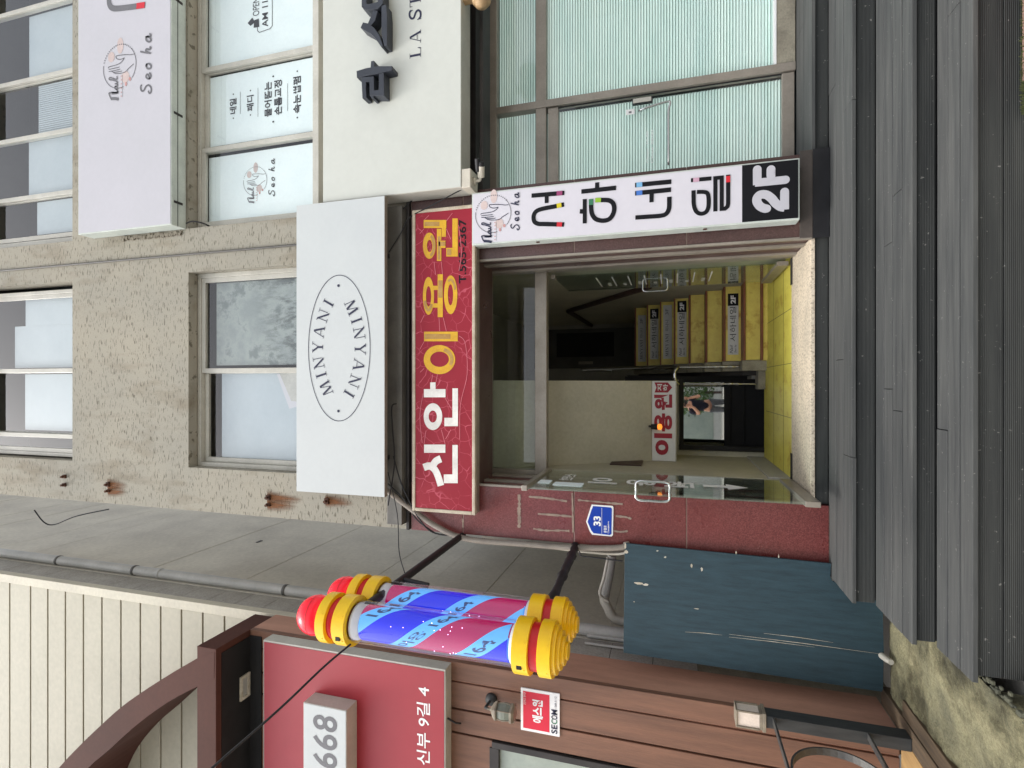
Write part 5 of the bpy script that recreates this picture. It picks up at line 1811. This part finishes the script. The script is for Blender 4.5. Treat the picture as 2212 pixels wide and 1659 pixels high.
# side of the boarded front, then the boards
bs3 = MB(); bs3.box(XN - 0.2, XN - 0.0005, YBR + 0.02, YSD + 0.079, R(-1.462), zc0 - 0.001)
bs3.build('brown_side', m_brown, nb)
wb = MB()
gx = [XN + 0.002, -2.50, -2.73, -2.93]
ztb, zbb = zc0 - 0.002, R(-1.462)
for i in range(3):
    wb.box(gx[i + 1] + 0.008, gx[i] - (0.008 if i else 0), YBR, YBR + 0.05, zbb, ztb)
wb.box(-6.5, -2.93 - .008, YBR, YBR + 0.05, R(1.42), ztb)
wb.build('boarded_front', m_wood, nb, 0.004)
BOX('board_backing', m_black, nb, -6.5, XN - 0.02, YBR + 0.052, YBR + 0.09, zbb, ztb)
fd = MB()
fd.box(-2.99, -2.939, YBR - 0.012, YBR + 0.05, zbb, R(1.42)); fd.box(-6.5, -2.99, YBR - 0.012, YBR + 0.05, R(1.36), R(1.44))
fdo = fd.build('side_window', m_darktrim, nb, 0.003)
BOX('pane', m_frost, fdo, -5.5, -2.991, YBR + 0.02, YBR + 0.03, zbb, R(1.36))
# red sign with the phone box
yrs = 4.06
ze0, ze1 = ZZ(962, yrs), ZZ(568, yrs)
xe1 = XX(760, 1414, yrs)
rsg = thing('shop_sign', 'wide red panel sign in a pale frame with a raised white number box', 'sign', (xe1 - 1, YBR, ze0))
BOX('case', m_alu, rsg, -6.4, xe1, yrs + 0.004, YBR - 0.003, ze0, ze1, 0.004)
BOX('face', m_signred, rsg, -6.39, xe1 - 0.016, yrs, yrs + 0.003, ze0 + .012, ze1 - .012)
lt = MB(); YI = yrs - .002
txtp(lt, '신부 9길 4', 900, 929, 1652, 1484, YI, .01)
lt.build('lettering', m_platewhite, rsg)
ybx = yrs - 0.16
pb1, pb2 = P(655, 1520, ybx), P(748, 1533, ybx)
bxm = BOX('number_box', m_alu, rsg, -5.2, (pb1.x + pb2.x) / 2, ybx + .003, yrs - .001, pb2.z, pb1.z, 0.003)
BOX('number_face', m_white, bxm, -5.19, (pb1.x + pb2.x) / 2 - .006, ybx, ybx + .0025, pb2.z + .006, pb1.z - .006)
lt = MB(); YI = ybx - .002
for i, ch_ in enumerate('8666'):
    txtp(lt, ch_, 676, 728, 1580 + i * 39.5 - 0.5, 1546 + i * 39.5, YI, .012)
lt.build('lettering', m_grey_ink, bxm)
chn = MB()
q = P(967, 1555, 4.08)
chn.tube([(q.x, 4.1, ze0 - .002), (q.x - .04, 4.12, ze0 - .07), (q.x - .07, 4.17, ze0 - .09)], .008, 6)
chn.build('chain', m_rubber, rsg)
# security plate
yse = YBR - 0.012
sp = thing('security_plate', 'small white and red security company plate on the brown boards', 'plate', (XX(1165, 1537, yse), YBR, ZZ(1209, yse)))
xa_, xb_ = XX(1165, 1584, yse), XX(1165, 1492, yse)
za_, zb__ = ZZ(1209, yse), ZZ(1125, yse)
BOX('backing', m_platewhite, sp, xa_, xb_, yse, YBR - .001, za_, zb__, 0.002)
BOX('red_field', m_platered, sp, xa_ + .022, xb_ - .022, yse - .0015, yse - .0003, ZZ(1187, yse), zb__ - .02)
lt = MB(); YI = yse - .003
w_ = xb_ - xa_
txt(lt, '에스원', xa_ + w_ * .24, xb_ - w_ * .22, ZZ(1173, yse), ZZ(1150, yse), YI, .04)
txt(lt, '안전하고 편리한', xa_ + w_ * .62, xb_ - w_ * .09, ZZ(1136, yse), ZZ(1131, yse), YI, 0)
lt.build('lettering', m_platewhite, sp)
lt = MB()
xs0, xs1 = xa_ + w_ * .06, xa_ + w_ * .62
zq0, zq1 = ZZ(1204, yse), ZZ(1191, yse)
wl = (xs1 - xs0) / 5
txt(lt, 'S', xs0, xs0 + wl * .85, zq0, zq1, YI, .02); txt(lt, 'E', xs0 + wl, xs0 + wl * 1.85, zq0, zq1, YI, .02)
txt(lt, 'O', xs0 + wl * 2.95, xs0 + wl * 3.85, zq0, zq1, YI - .0005, .02); txt(lt, 'M', xs0 + wl * 3.95, xs1, zq0, zq1, YI, .02)
txt(lt, '1588-3112', xb_ - w_ * .34, xb_ - w_ * .07, zq0 + .006, zq0 + .022, YI, .0)
lt.build('blue_lettering', m_inkblue, sp)
lt = MB(); txt(lt, 'C', xs0 + wl * 2, xs0 + wl * 2.95, zq0, zq1, YI, .02)
lt.build('green_lettering', m_strip['green'], sp)

# grey barrel lantern under the red sign
wl_ = thing('wall_lantern', 'grey six sided wall lantern on the brown boards above the red security plate', 'lantern', (XX(1080, 1535, 4.06), YBR, ZZ(1085, 4.06)))
lx, ly = XX(1085, 1535, 4.06), 4.05
def hexl(prof, name, mat, par, n=6):
    m_ = MB(); m_.lathe(prof, lx, ly, n, False); return m_.build(name, mat, par, 0.002)
z_ = lambda px: ZZ(px, 4.05)
hexl([(0, z_(1052)), (.010, z_(1053)), (.012, z_(1060)), (.06, z_(1068)), (.078, z_(1073)), (.078, z_(1076)), (0, z_(1076))], 'cap', m_lampmet, wl_)
hexl([(.060, z_(1076)), (.070, z_(1086)), (.070, z_(1094)), (.060, z_(1104))], 'glass', m_lampgrey, wl_)
hexl([(.0, z_(1104)), (.078, z_(1104)), (.080, z_(1109)), (.060, z_(1113)), (0, z_(1113))], 'base_ring', m_lampmet, wl_)
m_ = MB()
for k in range(6):
    a_ = 2 * math.pi * k / 6
    m_.tube([(lx + .062 * math.cos(a_), ly + .062 * math.sin(a_), z_(1076)), (lx + .072 * math.cos(a_), ly + .072 * math.sin(a_), z_(1090)), (lx + .062 * math.cos(a_), ly + .062 * math.sin(a_), z_(1104))], .005, 6)
m_.build('rib', m_lampmet, wl_)
m_ = MB()
q = P(1062, 1509, YBR)
m_.lathe([(0, YBR - .001), (.05, YBR - .001), (.045, YBR - .03), (0, YBR - .04)], q.x, 0, 16, True, 'Y', q.z)
m_.tube([(q.x, YBR - .03, q.z), (q.x - .02, ly + .04, q.z + .02), (lx, ly, z_(1056))], .012, 8)
m_.build('arm', m_slate, wl_)

# post with square lantern and iron railing
ypf = 4.00
post = thing('gate_post', 'dark slate square gate post carrying the cream framed lantern', 'post', (0, 0, 0))
pc1 = P(1700, 1554, ypf)           # front right edge
xp1 = pc1.x
xp0 = xp1 - 0.082
post.location = ((xp0 + xp1) / 2, ypf + .05, R(-1.463))
zpt, zpb = ZZ(1655, ypf), R(-1.463)
BOX('shaft', m_slate, post, xp0, xp1, ypf, ypf + 0.11, zpb, zpt, 0.004)
lan = thing('post_lantern', 'square cream framed lantern standing on the slate gate post', 'lantern', ((xp0 + xp1) / 2, ypf + .075, zpt))
zl0, zl1 = zpt + .001, ZZ(1589, ypf)
fm = MB()
xm_, ym_, hw = (xp0 + xp1) / 2 - .004, ypf + .050, .060
fm.box(xm_ - hw - .004, xm_ + hw + .004, ym_ - hw - .004, ym_ + hw + .004, zl0, zl0 + .022)
fm.box(xm_ - hw + .004, xm_ + hw - .004, ym_ - hw + .004, ym_ + hw - .004, zl0 + .022, zl0 + .040)
fm.box(xm_ - hw, xm_ + hw, ym_ - hw, ym_ + hw, zl1 - .012, zl1)
for sx_ in (-1, 1):
    for sy_ in (-1, 1):
        fm.box(xm_ + sx_ * (hw - .006) - .006, xm_ + sx_ * (hw - .006) + .006, ym_ + sy_ * (hw - .006) - .006, ym_ + sy_ * (hw - .006) + .006, zl0 + .04, zl1 - .012)
fm.build('frame', m_lampmet, lan, 0.003)
BOX('glass', m_lampglass, lan, xm_ - hw + .010, xm_ + hw - .010, ym_ - hw + .010, ym_ + hw - .010, zl0 + .041, zl1 - .013)
rg = thing('iron_railing', 'weathered flat bar iron railing with a ring, running from the slate post to the street', 'railing', (xm_, 3.2, R(-1.3)))
r_ = MB()
xrg = xm_ + .02
def flatbar(p, q, w1, w2):
    p, q = Vector(p), Vector(q)
    d = (q - p).normalized()
    u = Vector((1, 0, 0)); v_ = d.cross(u).normalized()
    vs = []
    for e in (p, q):
        for a_, b_ in ((-1, -1), (1, -1), (1, 1), (-1, 1)):
            vs.append(e + u * w1 * a_ + v_ * w2 * b_)
    r_.mesh(vs, [(0, 1, 2, 3)[::-1], (4, 5, 6, 7), (0, 1, 5, 4), (1, 2, 6, 5), (2, 3, 7, 6), (3, 0, 4, 7)])
qt = PX(1692, 1556, xrg); qb_ = PX(1888, 1582, xrg)
zt_, zb3 = R(-0.66), R(-1.22)
flatbar((xrg, ypf - .001, zt_), (xrg, 2.0, zt_), .022, .006)
flatbar((xrg, ypf - .001, zb3), (xrg, 2.0, zb3), .022, .006)
r_.build('rail', m_iron, rg)
r_ = MB()
rr, yc_, zc_ = 0.262, ypf - 0.50, (zt_ + zb3) / 2
n = 40
vs, fs = [], []
for k in range(n):
    a_ = 2 * math.pi * k / n
    for rad, xx in ((rr + .006, xrg - .022), (rr + .006, xrg + .022), (rr - .006, xrg + .022), (rr - .006, xrg - .022)):
        vs.append((xx, yc_ + rad * math.cos(a_), zc_ + rad * math.sin(a_)))
for k in range(n):
    k2 = (k + 1) % n
    for j in range(4):
        fs.append((k * 4 + j, k * 4 + (j + 1) % 4, k2 * 4 + (j + 1) % 4, k2 * 4 + j))
r_.mesh(vs, fs)
r_.build('ring', m_iron, rg)
BOX('end_post', m_iron, rg, xrg - .025, xrg + .025, 1.95, 2.0, R(-1.465), R(-0.63), 0.003)

# timber deck in front of the neighbour
dk = thing('timber_deck', 'low brown timber deck at the foot of the brown boarded front', 'deck', (-2.3, 3.6, 0))
m_dkw = M('deck_timber', C(104, 86, 66), C(78, 66, 52), 3, 0.8, b=0.3, bscale=20, stretch=(9, 1, 9))
for x0, x1, y1, zt_2 in ((-2.205, -2.10, 4.17, R(-1.468)), (-2.337, -2.211, 4.54, R(-1.464))):
    BOX('edge_board', m_dkw, dk, x0, x1, 1.2, y1, 0.0, zt_2, 0.004)
BOX('deck_floor', M('raw_timber', C(176, 142, 92), C(150, 118, 76), 3, 0.8, stretch=(8, 1, 8)), dk, -6.0, -2.343, 1.2, 4.185, 0.0, R(-1.466), 0.004)

# ------------------------------------------------------------------ pipes, cables, small fittings
dp = thing('drain_pipe', 'long grey rainwater pipe running down the bare concrete side wall of the neighbour', 'pipe', (XN + .06, 4.98, 0))
p_ = MB(); p_.tube([(XN + .058, 4.985, 0.1), (XN + .058, 4.985, 14.0)], .055, 20)
p_.build('pipe', m_pvc, dp)
for z in (R(7.6), R(6.3), R(5.9), R(4.1)):
    p_ = MB()
    p_.lathe([(.056, z - .02), (.0605, z - .018), (.0605, z + .018), (.056, z + .02)], XN + .058, 4.985, 20)
    p_.build('wire_tie', m_dkpipe if z != R(5.9) else m_pvc, dp)
def ribbed(pts, r0, r1, step):
    pts = [Vector(p) for p in smooth3(pts, 10)]
    out, acc = [pts[0]], 0
    # resample evenly
    res, dist = [pts[0]], 0
    for i in range(1, len(pts)):
        seg = (pts[i] - pts[i - 1]).length
        while dist + seg >= step:
            t_ = (step - dist) / seg
            q_ = pts[i - 1].lerp(pts[i], t_)
            res.append(q_); pts[i - 1] = q_
            seg = (pts[i] - pts[i - 1]).length; dist = 0
        dist += seg
    return res, [r0 if k % 2 else r1 for k in range(len(res))]
fc = MB()
pa, ra = ribbed([(-0.93, 4.33, R(2.52)), (-1.10, 4.38, R(2.30)), (-1.28, 4.42, R(2.02)), (-1.365, 4.42, R(1.72)), (-1.368, 4.43, R(1.2)), (-1.366, 4.44, R(0.80)), (-1.33, 4.44, R(0.40)), (-1.28, 4.455, R(0.36))], .022, .027, .009)
fc.tube(pa, ra, 10)
tag(fc.build('ribbed_conduit', m_flex, None), 'grey ribbed flexible conduit curving down the outer edge of the red granite pilaster', 'conduit')
wc = MB()
wc.tube(smooth3([(-1.352, 4.46, R(1.60)), (-1.39, 4.47, R(1.0)), (-1.40, 4.47, R(0.5)), (-1.37, 4.47, R(0.34))], 6), .012, 8)
tag(wc.build('white_conduit', m_pvcw, None), 'thin white plastic conduit behind the ribbed one at the granite edge', 'conduit')
eb = thing('condensate_pipe', 'bent white plastic pipe with insulated tube above the teal plywood sheet', 'pipe', (-2.0, 5.0, R(0.3)))
e_ = MB()
q1, q2, q3 = P(1330, 1208, 5.2), P(1312, 1290, 5.2), P(1345, 1345, 5.2)
e_.tube(smooth3([(q2.x + .02, 5.2, q2.z + 0.02), (q2.x - .03, 5.2, q2.z + .03), (q2.x - .09, 5.2, q2.z - .0), (q3.x + .02, 5.2, q3.z + .05), (q3.x + .02, 5.2, q3.z - .3)], 6), .045, 14)
e_.build('elbow', m_pvcw, eb)
e_ = MB()
e_.tube(smooth3([(q1.x + .05, 5.16, q1.z + .03), (q1.x - .15, 5.18, q1.z + .06), (q2.x + .02, 5.2, q2.z + .02)], 6), .042, 12)
e_.build('insulated_tube', m_pvc, eb)
e_ = MB()
e_.tube(smooth3([(q1.x + .05, 5.08, q1.z + .06), (q1.x - .15, 5.08, q1.z + .10), (q2.x + .06, 5.1, q2.z + .06), (q2.x - .01, 5.12, q2.z - .02)], 6), .014, 8)
e_.build('small_tube', m_pvcw, eb)
gut = MB()
qa, qb = PX(1237, 1348, XN + .02), PX(1350, 1360, XN + .02)
gut.tube([(XN + .03, 4.93, R(0.75)), (XN + .03, 4.93, R(-1.2))], .02, 8)
gut.tube([(XN + .02, 4.80, R(0.75)), (XN + .02, 4.80, R(-1.2))], .012, 8)
tag(gut.build('narrow_pipe', m_pvc, None), 'thin grey pipe pair low on the neighbour side wall beside the cracked stone base', 'pipe')
# cracks in the pale base
ck = MB()
YC = XN - 0.0003
def crack(pa):
    p = [PX(x, y, XN) for x, y in pa]
    for i in range(len(p) - 1):
        a_, b_ = p[i], p[i + 1]
        ck.tube([(XN, a_.y, a_.z), (XN, b_.y, b_.z)], .006, 5)
vb = MB(); q = PX(560, 1170, XN)
vb.box(XN - .01, XN + .006, q.y - .05, q.y + .05, q.z - .02, q.z + .02)
vb.build('wall_vent', m_darktrim, nb)
cc = thing('wall_conduit', 'thin grey conduit running straight up the textured wall between the window columns', 'conduit', (1.37, 4.46, R(3)))
p_ = MB(); p_.tube([(1.372, YW - .013, R(2.5)), (1.372, YW - .013, ztop)], .011, 8); p_.build('tube', m_dkpipe, cc)
# black service cables
def cable(pts, r, label):
    m_ = MB(); m_.tube(smooth3(pts, 7), r, 6)
    return tag(m_.build('service_cable', m_rubber, None), label, 'cable', 'black service cables')
cable([P(870, 452, 4.40), P(905, 420, 4.44) + Vector((0, 0, 0)), P(935, 400, 4.44), P(990, 395, 4.44)], .006, 'black cable looping from under the off white panel sign to the red barber sign')
cable([P(840, 545, 4.36), P(868, 500, 4.36), P(885, 470, 4.36), P(930, 445, 4.34), P(1000, 408, 4.30)], .005, 'thin black cable crossing the corner of the red barber sign beside its phone number')
cable([P(838, 1092, 4.30), P(852, 1000, 4.34), P(848, 930, 4.36), P(846, 880, 4.36), P(856, 872, 4.36)], .006, 'black cable with a twisted end under the oval sign')
cable([P(850, 985, 4.38), P(862, 1030, 4.38), P(878, 1070, 4.38), P(905, 1120, 4.38), P(935, 1150, 4.42), P(985, 1158, 4.44)], .007, 'black cable drooping from the oval sign to the bracket arm')
cable([P(838, 1045, 4.36), P(872, 1078, 4.36), P(900, 1122, 4.40), P(940, 1152, 4.43)], .006, 'straight black cable from the oval sign corner to the granite edge')
cable([P(838, 1020, 4.32), P(858, 1110, 4.2), P(862, 1190, 3.9), P(874, 1237, 3.5)], .004, 'thin wire hanging from the oval sign across the alley to the upper bracket arm')
cable([P(757, 1392, 2.72), P(700, 1440, 2.5), P(600, 1535, 2.2), P(455, 1662, 1.9), P(380, 1735, 1.8)], .006, 'black cable stretched diagonally across the red panel sign from the barber pole')
cable([P(74, 1102, 4.7), P(95, 1128, 4.8), P(118, 1133, 4.85), P(165, 1115, 4.9), P(235, 1100, 5.0)], .008, 'loose black cable hanging off the textured wall edge high above the alley')
cable([P(985, 1158, 4.42), P(1050, 1166, 4.43), P(1130, 1172, 4.43), P(1240, 1186, 4.44), P(1255, 1200, 4.44), P(1290, 1205, 4.44), P(1345, 1212, 4.44)], .006, 'black cable running down along the ribbed conduit')
# cctv camera on a junction box
cv = thing('security_camera', 'small cream bullet camera under the corner of the off white panel sign', 'camera', (XX(1000, 390, 4.2), 4.3, zl0 if False else ZZ(1003, 4.25)))
ca, cb2 = P(997, 406, 4.24), P(997, 365, 4.24)
jb = MB(); jb.box(ca.x, cb2.x, 4.24, 4.42, ZZ(1009, 4.24) - .03, ZZ(996, 4.24) - .003)
jb.build('junction_box', m_camw, cv, 0.006)
bzz = ZZ(1009, 4.24) - .03
jb = MB()
xj = (ca.x + cb2.x) / 2
jb.lathe([(0.0, bzz), (.035, bzz - .002), (.035, bzz - .018), (0, bzz - .02)], xj, 4.33, 16)
jb.tube(smooth3([(xj, 4.33, bzz - .015), (xj + .005, 4.33, bzz - .05), (xj + .03, 4.31, bzz - .06)], 5), .014, 10)
jb.build('mount', m_camw, cv)
jb = MB()
jb.tube([(xj + .025, 4.32, bzz - .065), (xj + .10, 4.27, bzz - .085)], .030, 16)
jb.build('camera_body', m_camw, cv)
jb = MB()
jb.tube([(xj + .10, 4.27, bzz - .085), (xj + .125, 4.253, bzz - .092)], [.031, .026], 16)
jb.tube([(xj + .06, 4.28, bzz - .052), (xj + .145, 4.225, bzz - .066)], [.022, .022], 6)
jb.build('visor', m_rubber, cv)
# turned beige speaker, not a lamp, below the off white sign
sp_ = thing('round_speaker', 'turned beige drum shaped fitting hanging at the bottom edge of the off white panel sign', 'lamp', (XX(1040, 10, 4.3), 4.3, ZZ(1062, 4.3)))
q = P(1040, 0, 4.28)
s_ = MB()
s_.tube([(q.x + .20, 4.28, q.z + .0), (q.x + .02, 4.28, q.z), (q.x + .015, 4.28, q.z)], .0, 6) if False else None
s_.lathe([(0, q.x + .30), (.090, q.x + .30), (.100, q.x + .27), (.100, q.x + .05), (.094, q.x + .03), (.080, q.x + .025), (.078, q.x - .02), (.070, q.x - .03), (.052, q.x - .032), (.050, q.x - .055), (0, q.x - .06)], 0, 4.28, 28, True, 'X', q.z)
s_.build('drum', m_beige, sp_)
s_ = MB(); s_.box(q.x + .02, q.x + .08, 4.27, 4.33, q.z + .09, ZZ(996, 4.25) - .004)
s_.build('bracket', m_beige, sp_)

# ------------------------------------------------------------------ across the street (seen only in mirror and glass)
ob = thing('opposite_building', 'pale grey building across the street, seen only as a reflection', 'building', (0, -13, 0))
o_ = MB()
o_.box(-22, 22, -14, -13, 0.0, 2.9); o_.box(-22, 22, -14, -13, 3.1, 5.6)
o_.build('wall', M('opposite_wall', C(214, 212, 206), C(200, 198, 192), 1.0, 0.9), ob)
o_ = MB(); o_.box(-22, 22, -13.9, -13.05, 2.9, 3.1); o_.build('band', m_darktrim, ob)
for k in range(10):
    x = -14 + k * 3.1
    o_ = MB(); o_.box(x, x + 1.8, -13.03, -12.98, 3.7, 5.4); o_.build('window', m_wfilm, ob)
    if k % 2 == 0:
        o_ = MB(); o_.box(x - .3, x + 2.2, -13.04, -12.98, 0.3, 2.5); o_.build('shop_window', m_frost, ob)
# photographer, seen in the mirror
def skinned(name, mat, joints, edges, parent, sub=2):
    me = D.meshes.new(name)
    me.from_pydata([j[0] for j in joints], edges, [])
    o = D.objects.new(name, me); COL.objects.link(o)
    md = o.modifiers.new('s', 'SKIN'); md.use_smooth_shade = True
    for i, j in enumerate(joints):
        r = j[1]
        me.skin_vertices[0].data[i].radius = r if isinstance(r, tuple) else (r, r)
    me.skin_vertices[0].data[0].use_root = True
    sb_ = o.modifiers.new('u', 'SUBSURF'); sb_.levels = sub; sb_.render_levels = sub
    dg = bpy.context.evaluated_depsgraph_get()
    m2 = D.meshes.new_from_object(o.evaluated_get(dg))
    D.objects.remove(o); D.meshes.remove(me)
    m2.materials.clear(); m2.materials.append(mat)
    o = D.objects.new(name, m2); COL.objects.link(o)
    o.parent = parent
    return o
ps = thing('person', 'person in a navy T-shirt and grey trousers standing in the street holding up a phone', 'person', (-0.16, -0.46, 0))
H = 1.66
J = [((0, 0, .92), (.15, .11)), ((0, .01, 1.08), (.135, .10)), ((0, .0, 1.24), (.155, .11)), ((0, -.01, 1.36), (.12, .09)), ((0, -.005, 1.42), (.055, .055)), ((0, .01, 1.49), (.058, .062)), ((0, .02, 1.555), (.074, .092)), ((0, .01, 1.64), (.055, .07)),
     ((-.17, -.01, 1.345), .055), ((-.21, .06, 1.13), .044), ((-.06, .28, 1.28), .034), ((-.02, .35, 1.36), .026),
     ((.17, -.01, 1.345), .055), ((.25, .06, 1.13), .044), ((.20, .28, 1.32), .034), ((.18, .35, 1.40), .026),
     ((-.09, 0, .86), .088), ((-.10, .02, .49), .056), ((-.11, -.01, .09), .04), ((-.12, .12, .035), .035),
     ((.09, 0, .86), .088), ((.10, .02, .49), .056), ((.11, -.01, .09), .04), ((.12, .12, .035), .035)]
E = [(0, 1), (1, 2), (2, 3), (3, 4), (4, 5), (5, 6), (6, 7), (3, 8), (8, 9), (9, 10), (10, 11), (3, 12), (12, 13), (13, 14), (14, 15), (0, 16), (16, 17), (17, 18), (18, 19), (0, 20), (20, 21), (21, 22), (22, 23)]
body = skinned('body', m_skin, J, E, ps)
sh_ = [((0, 0, .84), (.165, .125)), ((0, .01, 1.08), (.15, .115)), ((0, 0, 1.24), (.168, .122)), ((0, -.01, 1.355), (.13, .10)), ((0, -.006, 1.395), (.075, .07)), ((-.17, -.01, 1.345), .068), ((-.205, .04, 1.19), .062), ((.17, -.01, 1.345), .068), ((.235, .04, 1.19), .062)]
skinned('t_shirt', m_navy, sh_, [(0, 1), (1, 2), (2, 3), (3, 4), (3, 5), (5, 6), (3, 7), (7, 8)], ps)
tr2 = [((0, 0, .93), (.155, .118)), ((-.09, 0, .84), .098), ((-.10, .02, .49), .070), ((-.11, -.01, .10), .058), ((.09, 0, .84), .098), ((.10, .02, .49), .070), ((.11, -.01, .10), .058)]
skinned('trousers', m_trous, tr2, [(0, 1), (1, 2), (2, 3), (0, 4), (4, 5), (5, 6)], ps)
hr2 = [((0, -.035, 1.56), (.072, .07)), ((0, -.02, 1.64), (.076, .085)), ((0, .04, 1.685), (.06, .04))]
skinned('hair', m_hair, hr2, [(0, 1), (1, 2)], ps)
for sx_, hx in ((-1, -.02), (1, .18)):
    hb = [((hx, .345, 1.355 if sx_ < 0 else 1.395), .022), ((hx + sx_ * -.0, .375, 1.40 if sx_ < 0 else 1.44), (.03, .016))]
    ed = [(0, 1)]
    for f_ in range(4):
        i0 = len(hb)
        bx_ = hx + (-.026 + f_ * .0175)
        zz = 1.425 if sx_ < 0 else 1.465
        hb += [((bx_, .385, zz), .009), ((bx_ - sx_ * .002, .41, zz + .028 - abs(f_ - 1.5) * .004), .0085), ((bx_ - sx_ * .004, .402, zz + .052 - abs(f_ - 1.5) * .006), .0075)]
        ed += [(1, i0), (i0, i0 + 1), (i0 + 1, i0 + 2)]
    i0 = len(hb)
    zz = 1.39 if sx_ < 0 else 1.43
    hb += [((hx - sx_ * .03, .37, zz), .010), ((hx - sx_ * .045, .395, zz + .022), .009), ((hx - sx_ * .04, .405, zz + .04), .008)]
    ed += [(0, i0), (i0, i0 + 1), (i0 + 1, i0 + 2)]
    skinned('hand', m_skin, hb, ed, ps, 1)
BOX('mobile_phone', m_rubber, None, -0.20, -0.0, -0.075, -0.066, 1.44, 1.515, 0.004)
tag(D.objects['mobile_phone'], 'black phone held sideways by the person in the navy T-shirt', 'phone')
# street dressing for the reflection
cr = thing('parked_car', 'white parked car across the street, seen only as a reflection', 'car', (-4.0, -9.5, 0))
c_ = MB()
c_.prism([(-6.1, .35), (-6.1, .75), (-5.7, .9), (-5.1, 1.42), (-3.6, 1.45), (-2.8, .95), (-1.95, .82), (-1.9, .35)], -10.3, -8.6)
c_.build('body', M('white_car_paint', C(230, 230, 232), None, 2, .25), cr, 0.05)
c_ = MB()
c_.prism([(-5.5, .95), (-5.02, 1.36), (-3.66, 1.38), (-3.0, .97)], -10.32, -8.58)
c_.build('window', m_black, cr)
for x in (-5.3, -2.8):
    c_ = MB(); c_.lathe([(0, -8.56), (.3, -8.57), (.32, -8.75), (0, -8.76)], x, 0, 20, False, 'Y', .32); c_.build('wheel', m_rubber, cr)
sb2 = thing('shrub', 'green shrub in front of the building across the street, seen only as a reflection', 'plant', (0.6, -11.5, 0))
c_ = MB(); rn = random.Random(21)
for k in range(1400):
    th_, ph = rn.uniform(0, 6.28), rn.uniform(-1, 1)
    r_s = rn.uniform(.5, 1.0)
    x, y, z = .6 + r_s * 1.1 * math.cos(th_) * math.sqrt(1 - ph * ph), -11.5 + r_s * .8 * math.sin(th_) * math.sqrt(1 - ph * ph), 1.3 + r_s * 1.1 * ph
    d1 = Vector((rn.uniform(-1, 1), rn.uniform(-1, 1), rn.uniform(-1, 1))).normalized() * .07
    d2 = d1.orthogonal().normalized() * .04
    p = Vector((x, y, z))
    c_.face([p - d1, p + d2, p + d1, p - d2])
c_.build('foliage', M('leaf', C(74, 104, 44), C(52, 80, 34), 3, .7), sb2)
c_ = MB(); c_.tube([(.6, -11.5, 0), (.6, -11.5, .9)], .06, 8); c_.build('stem', m_brownrail, sb2)
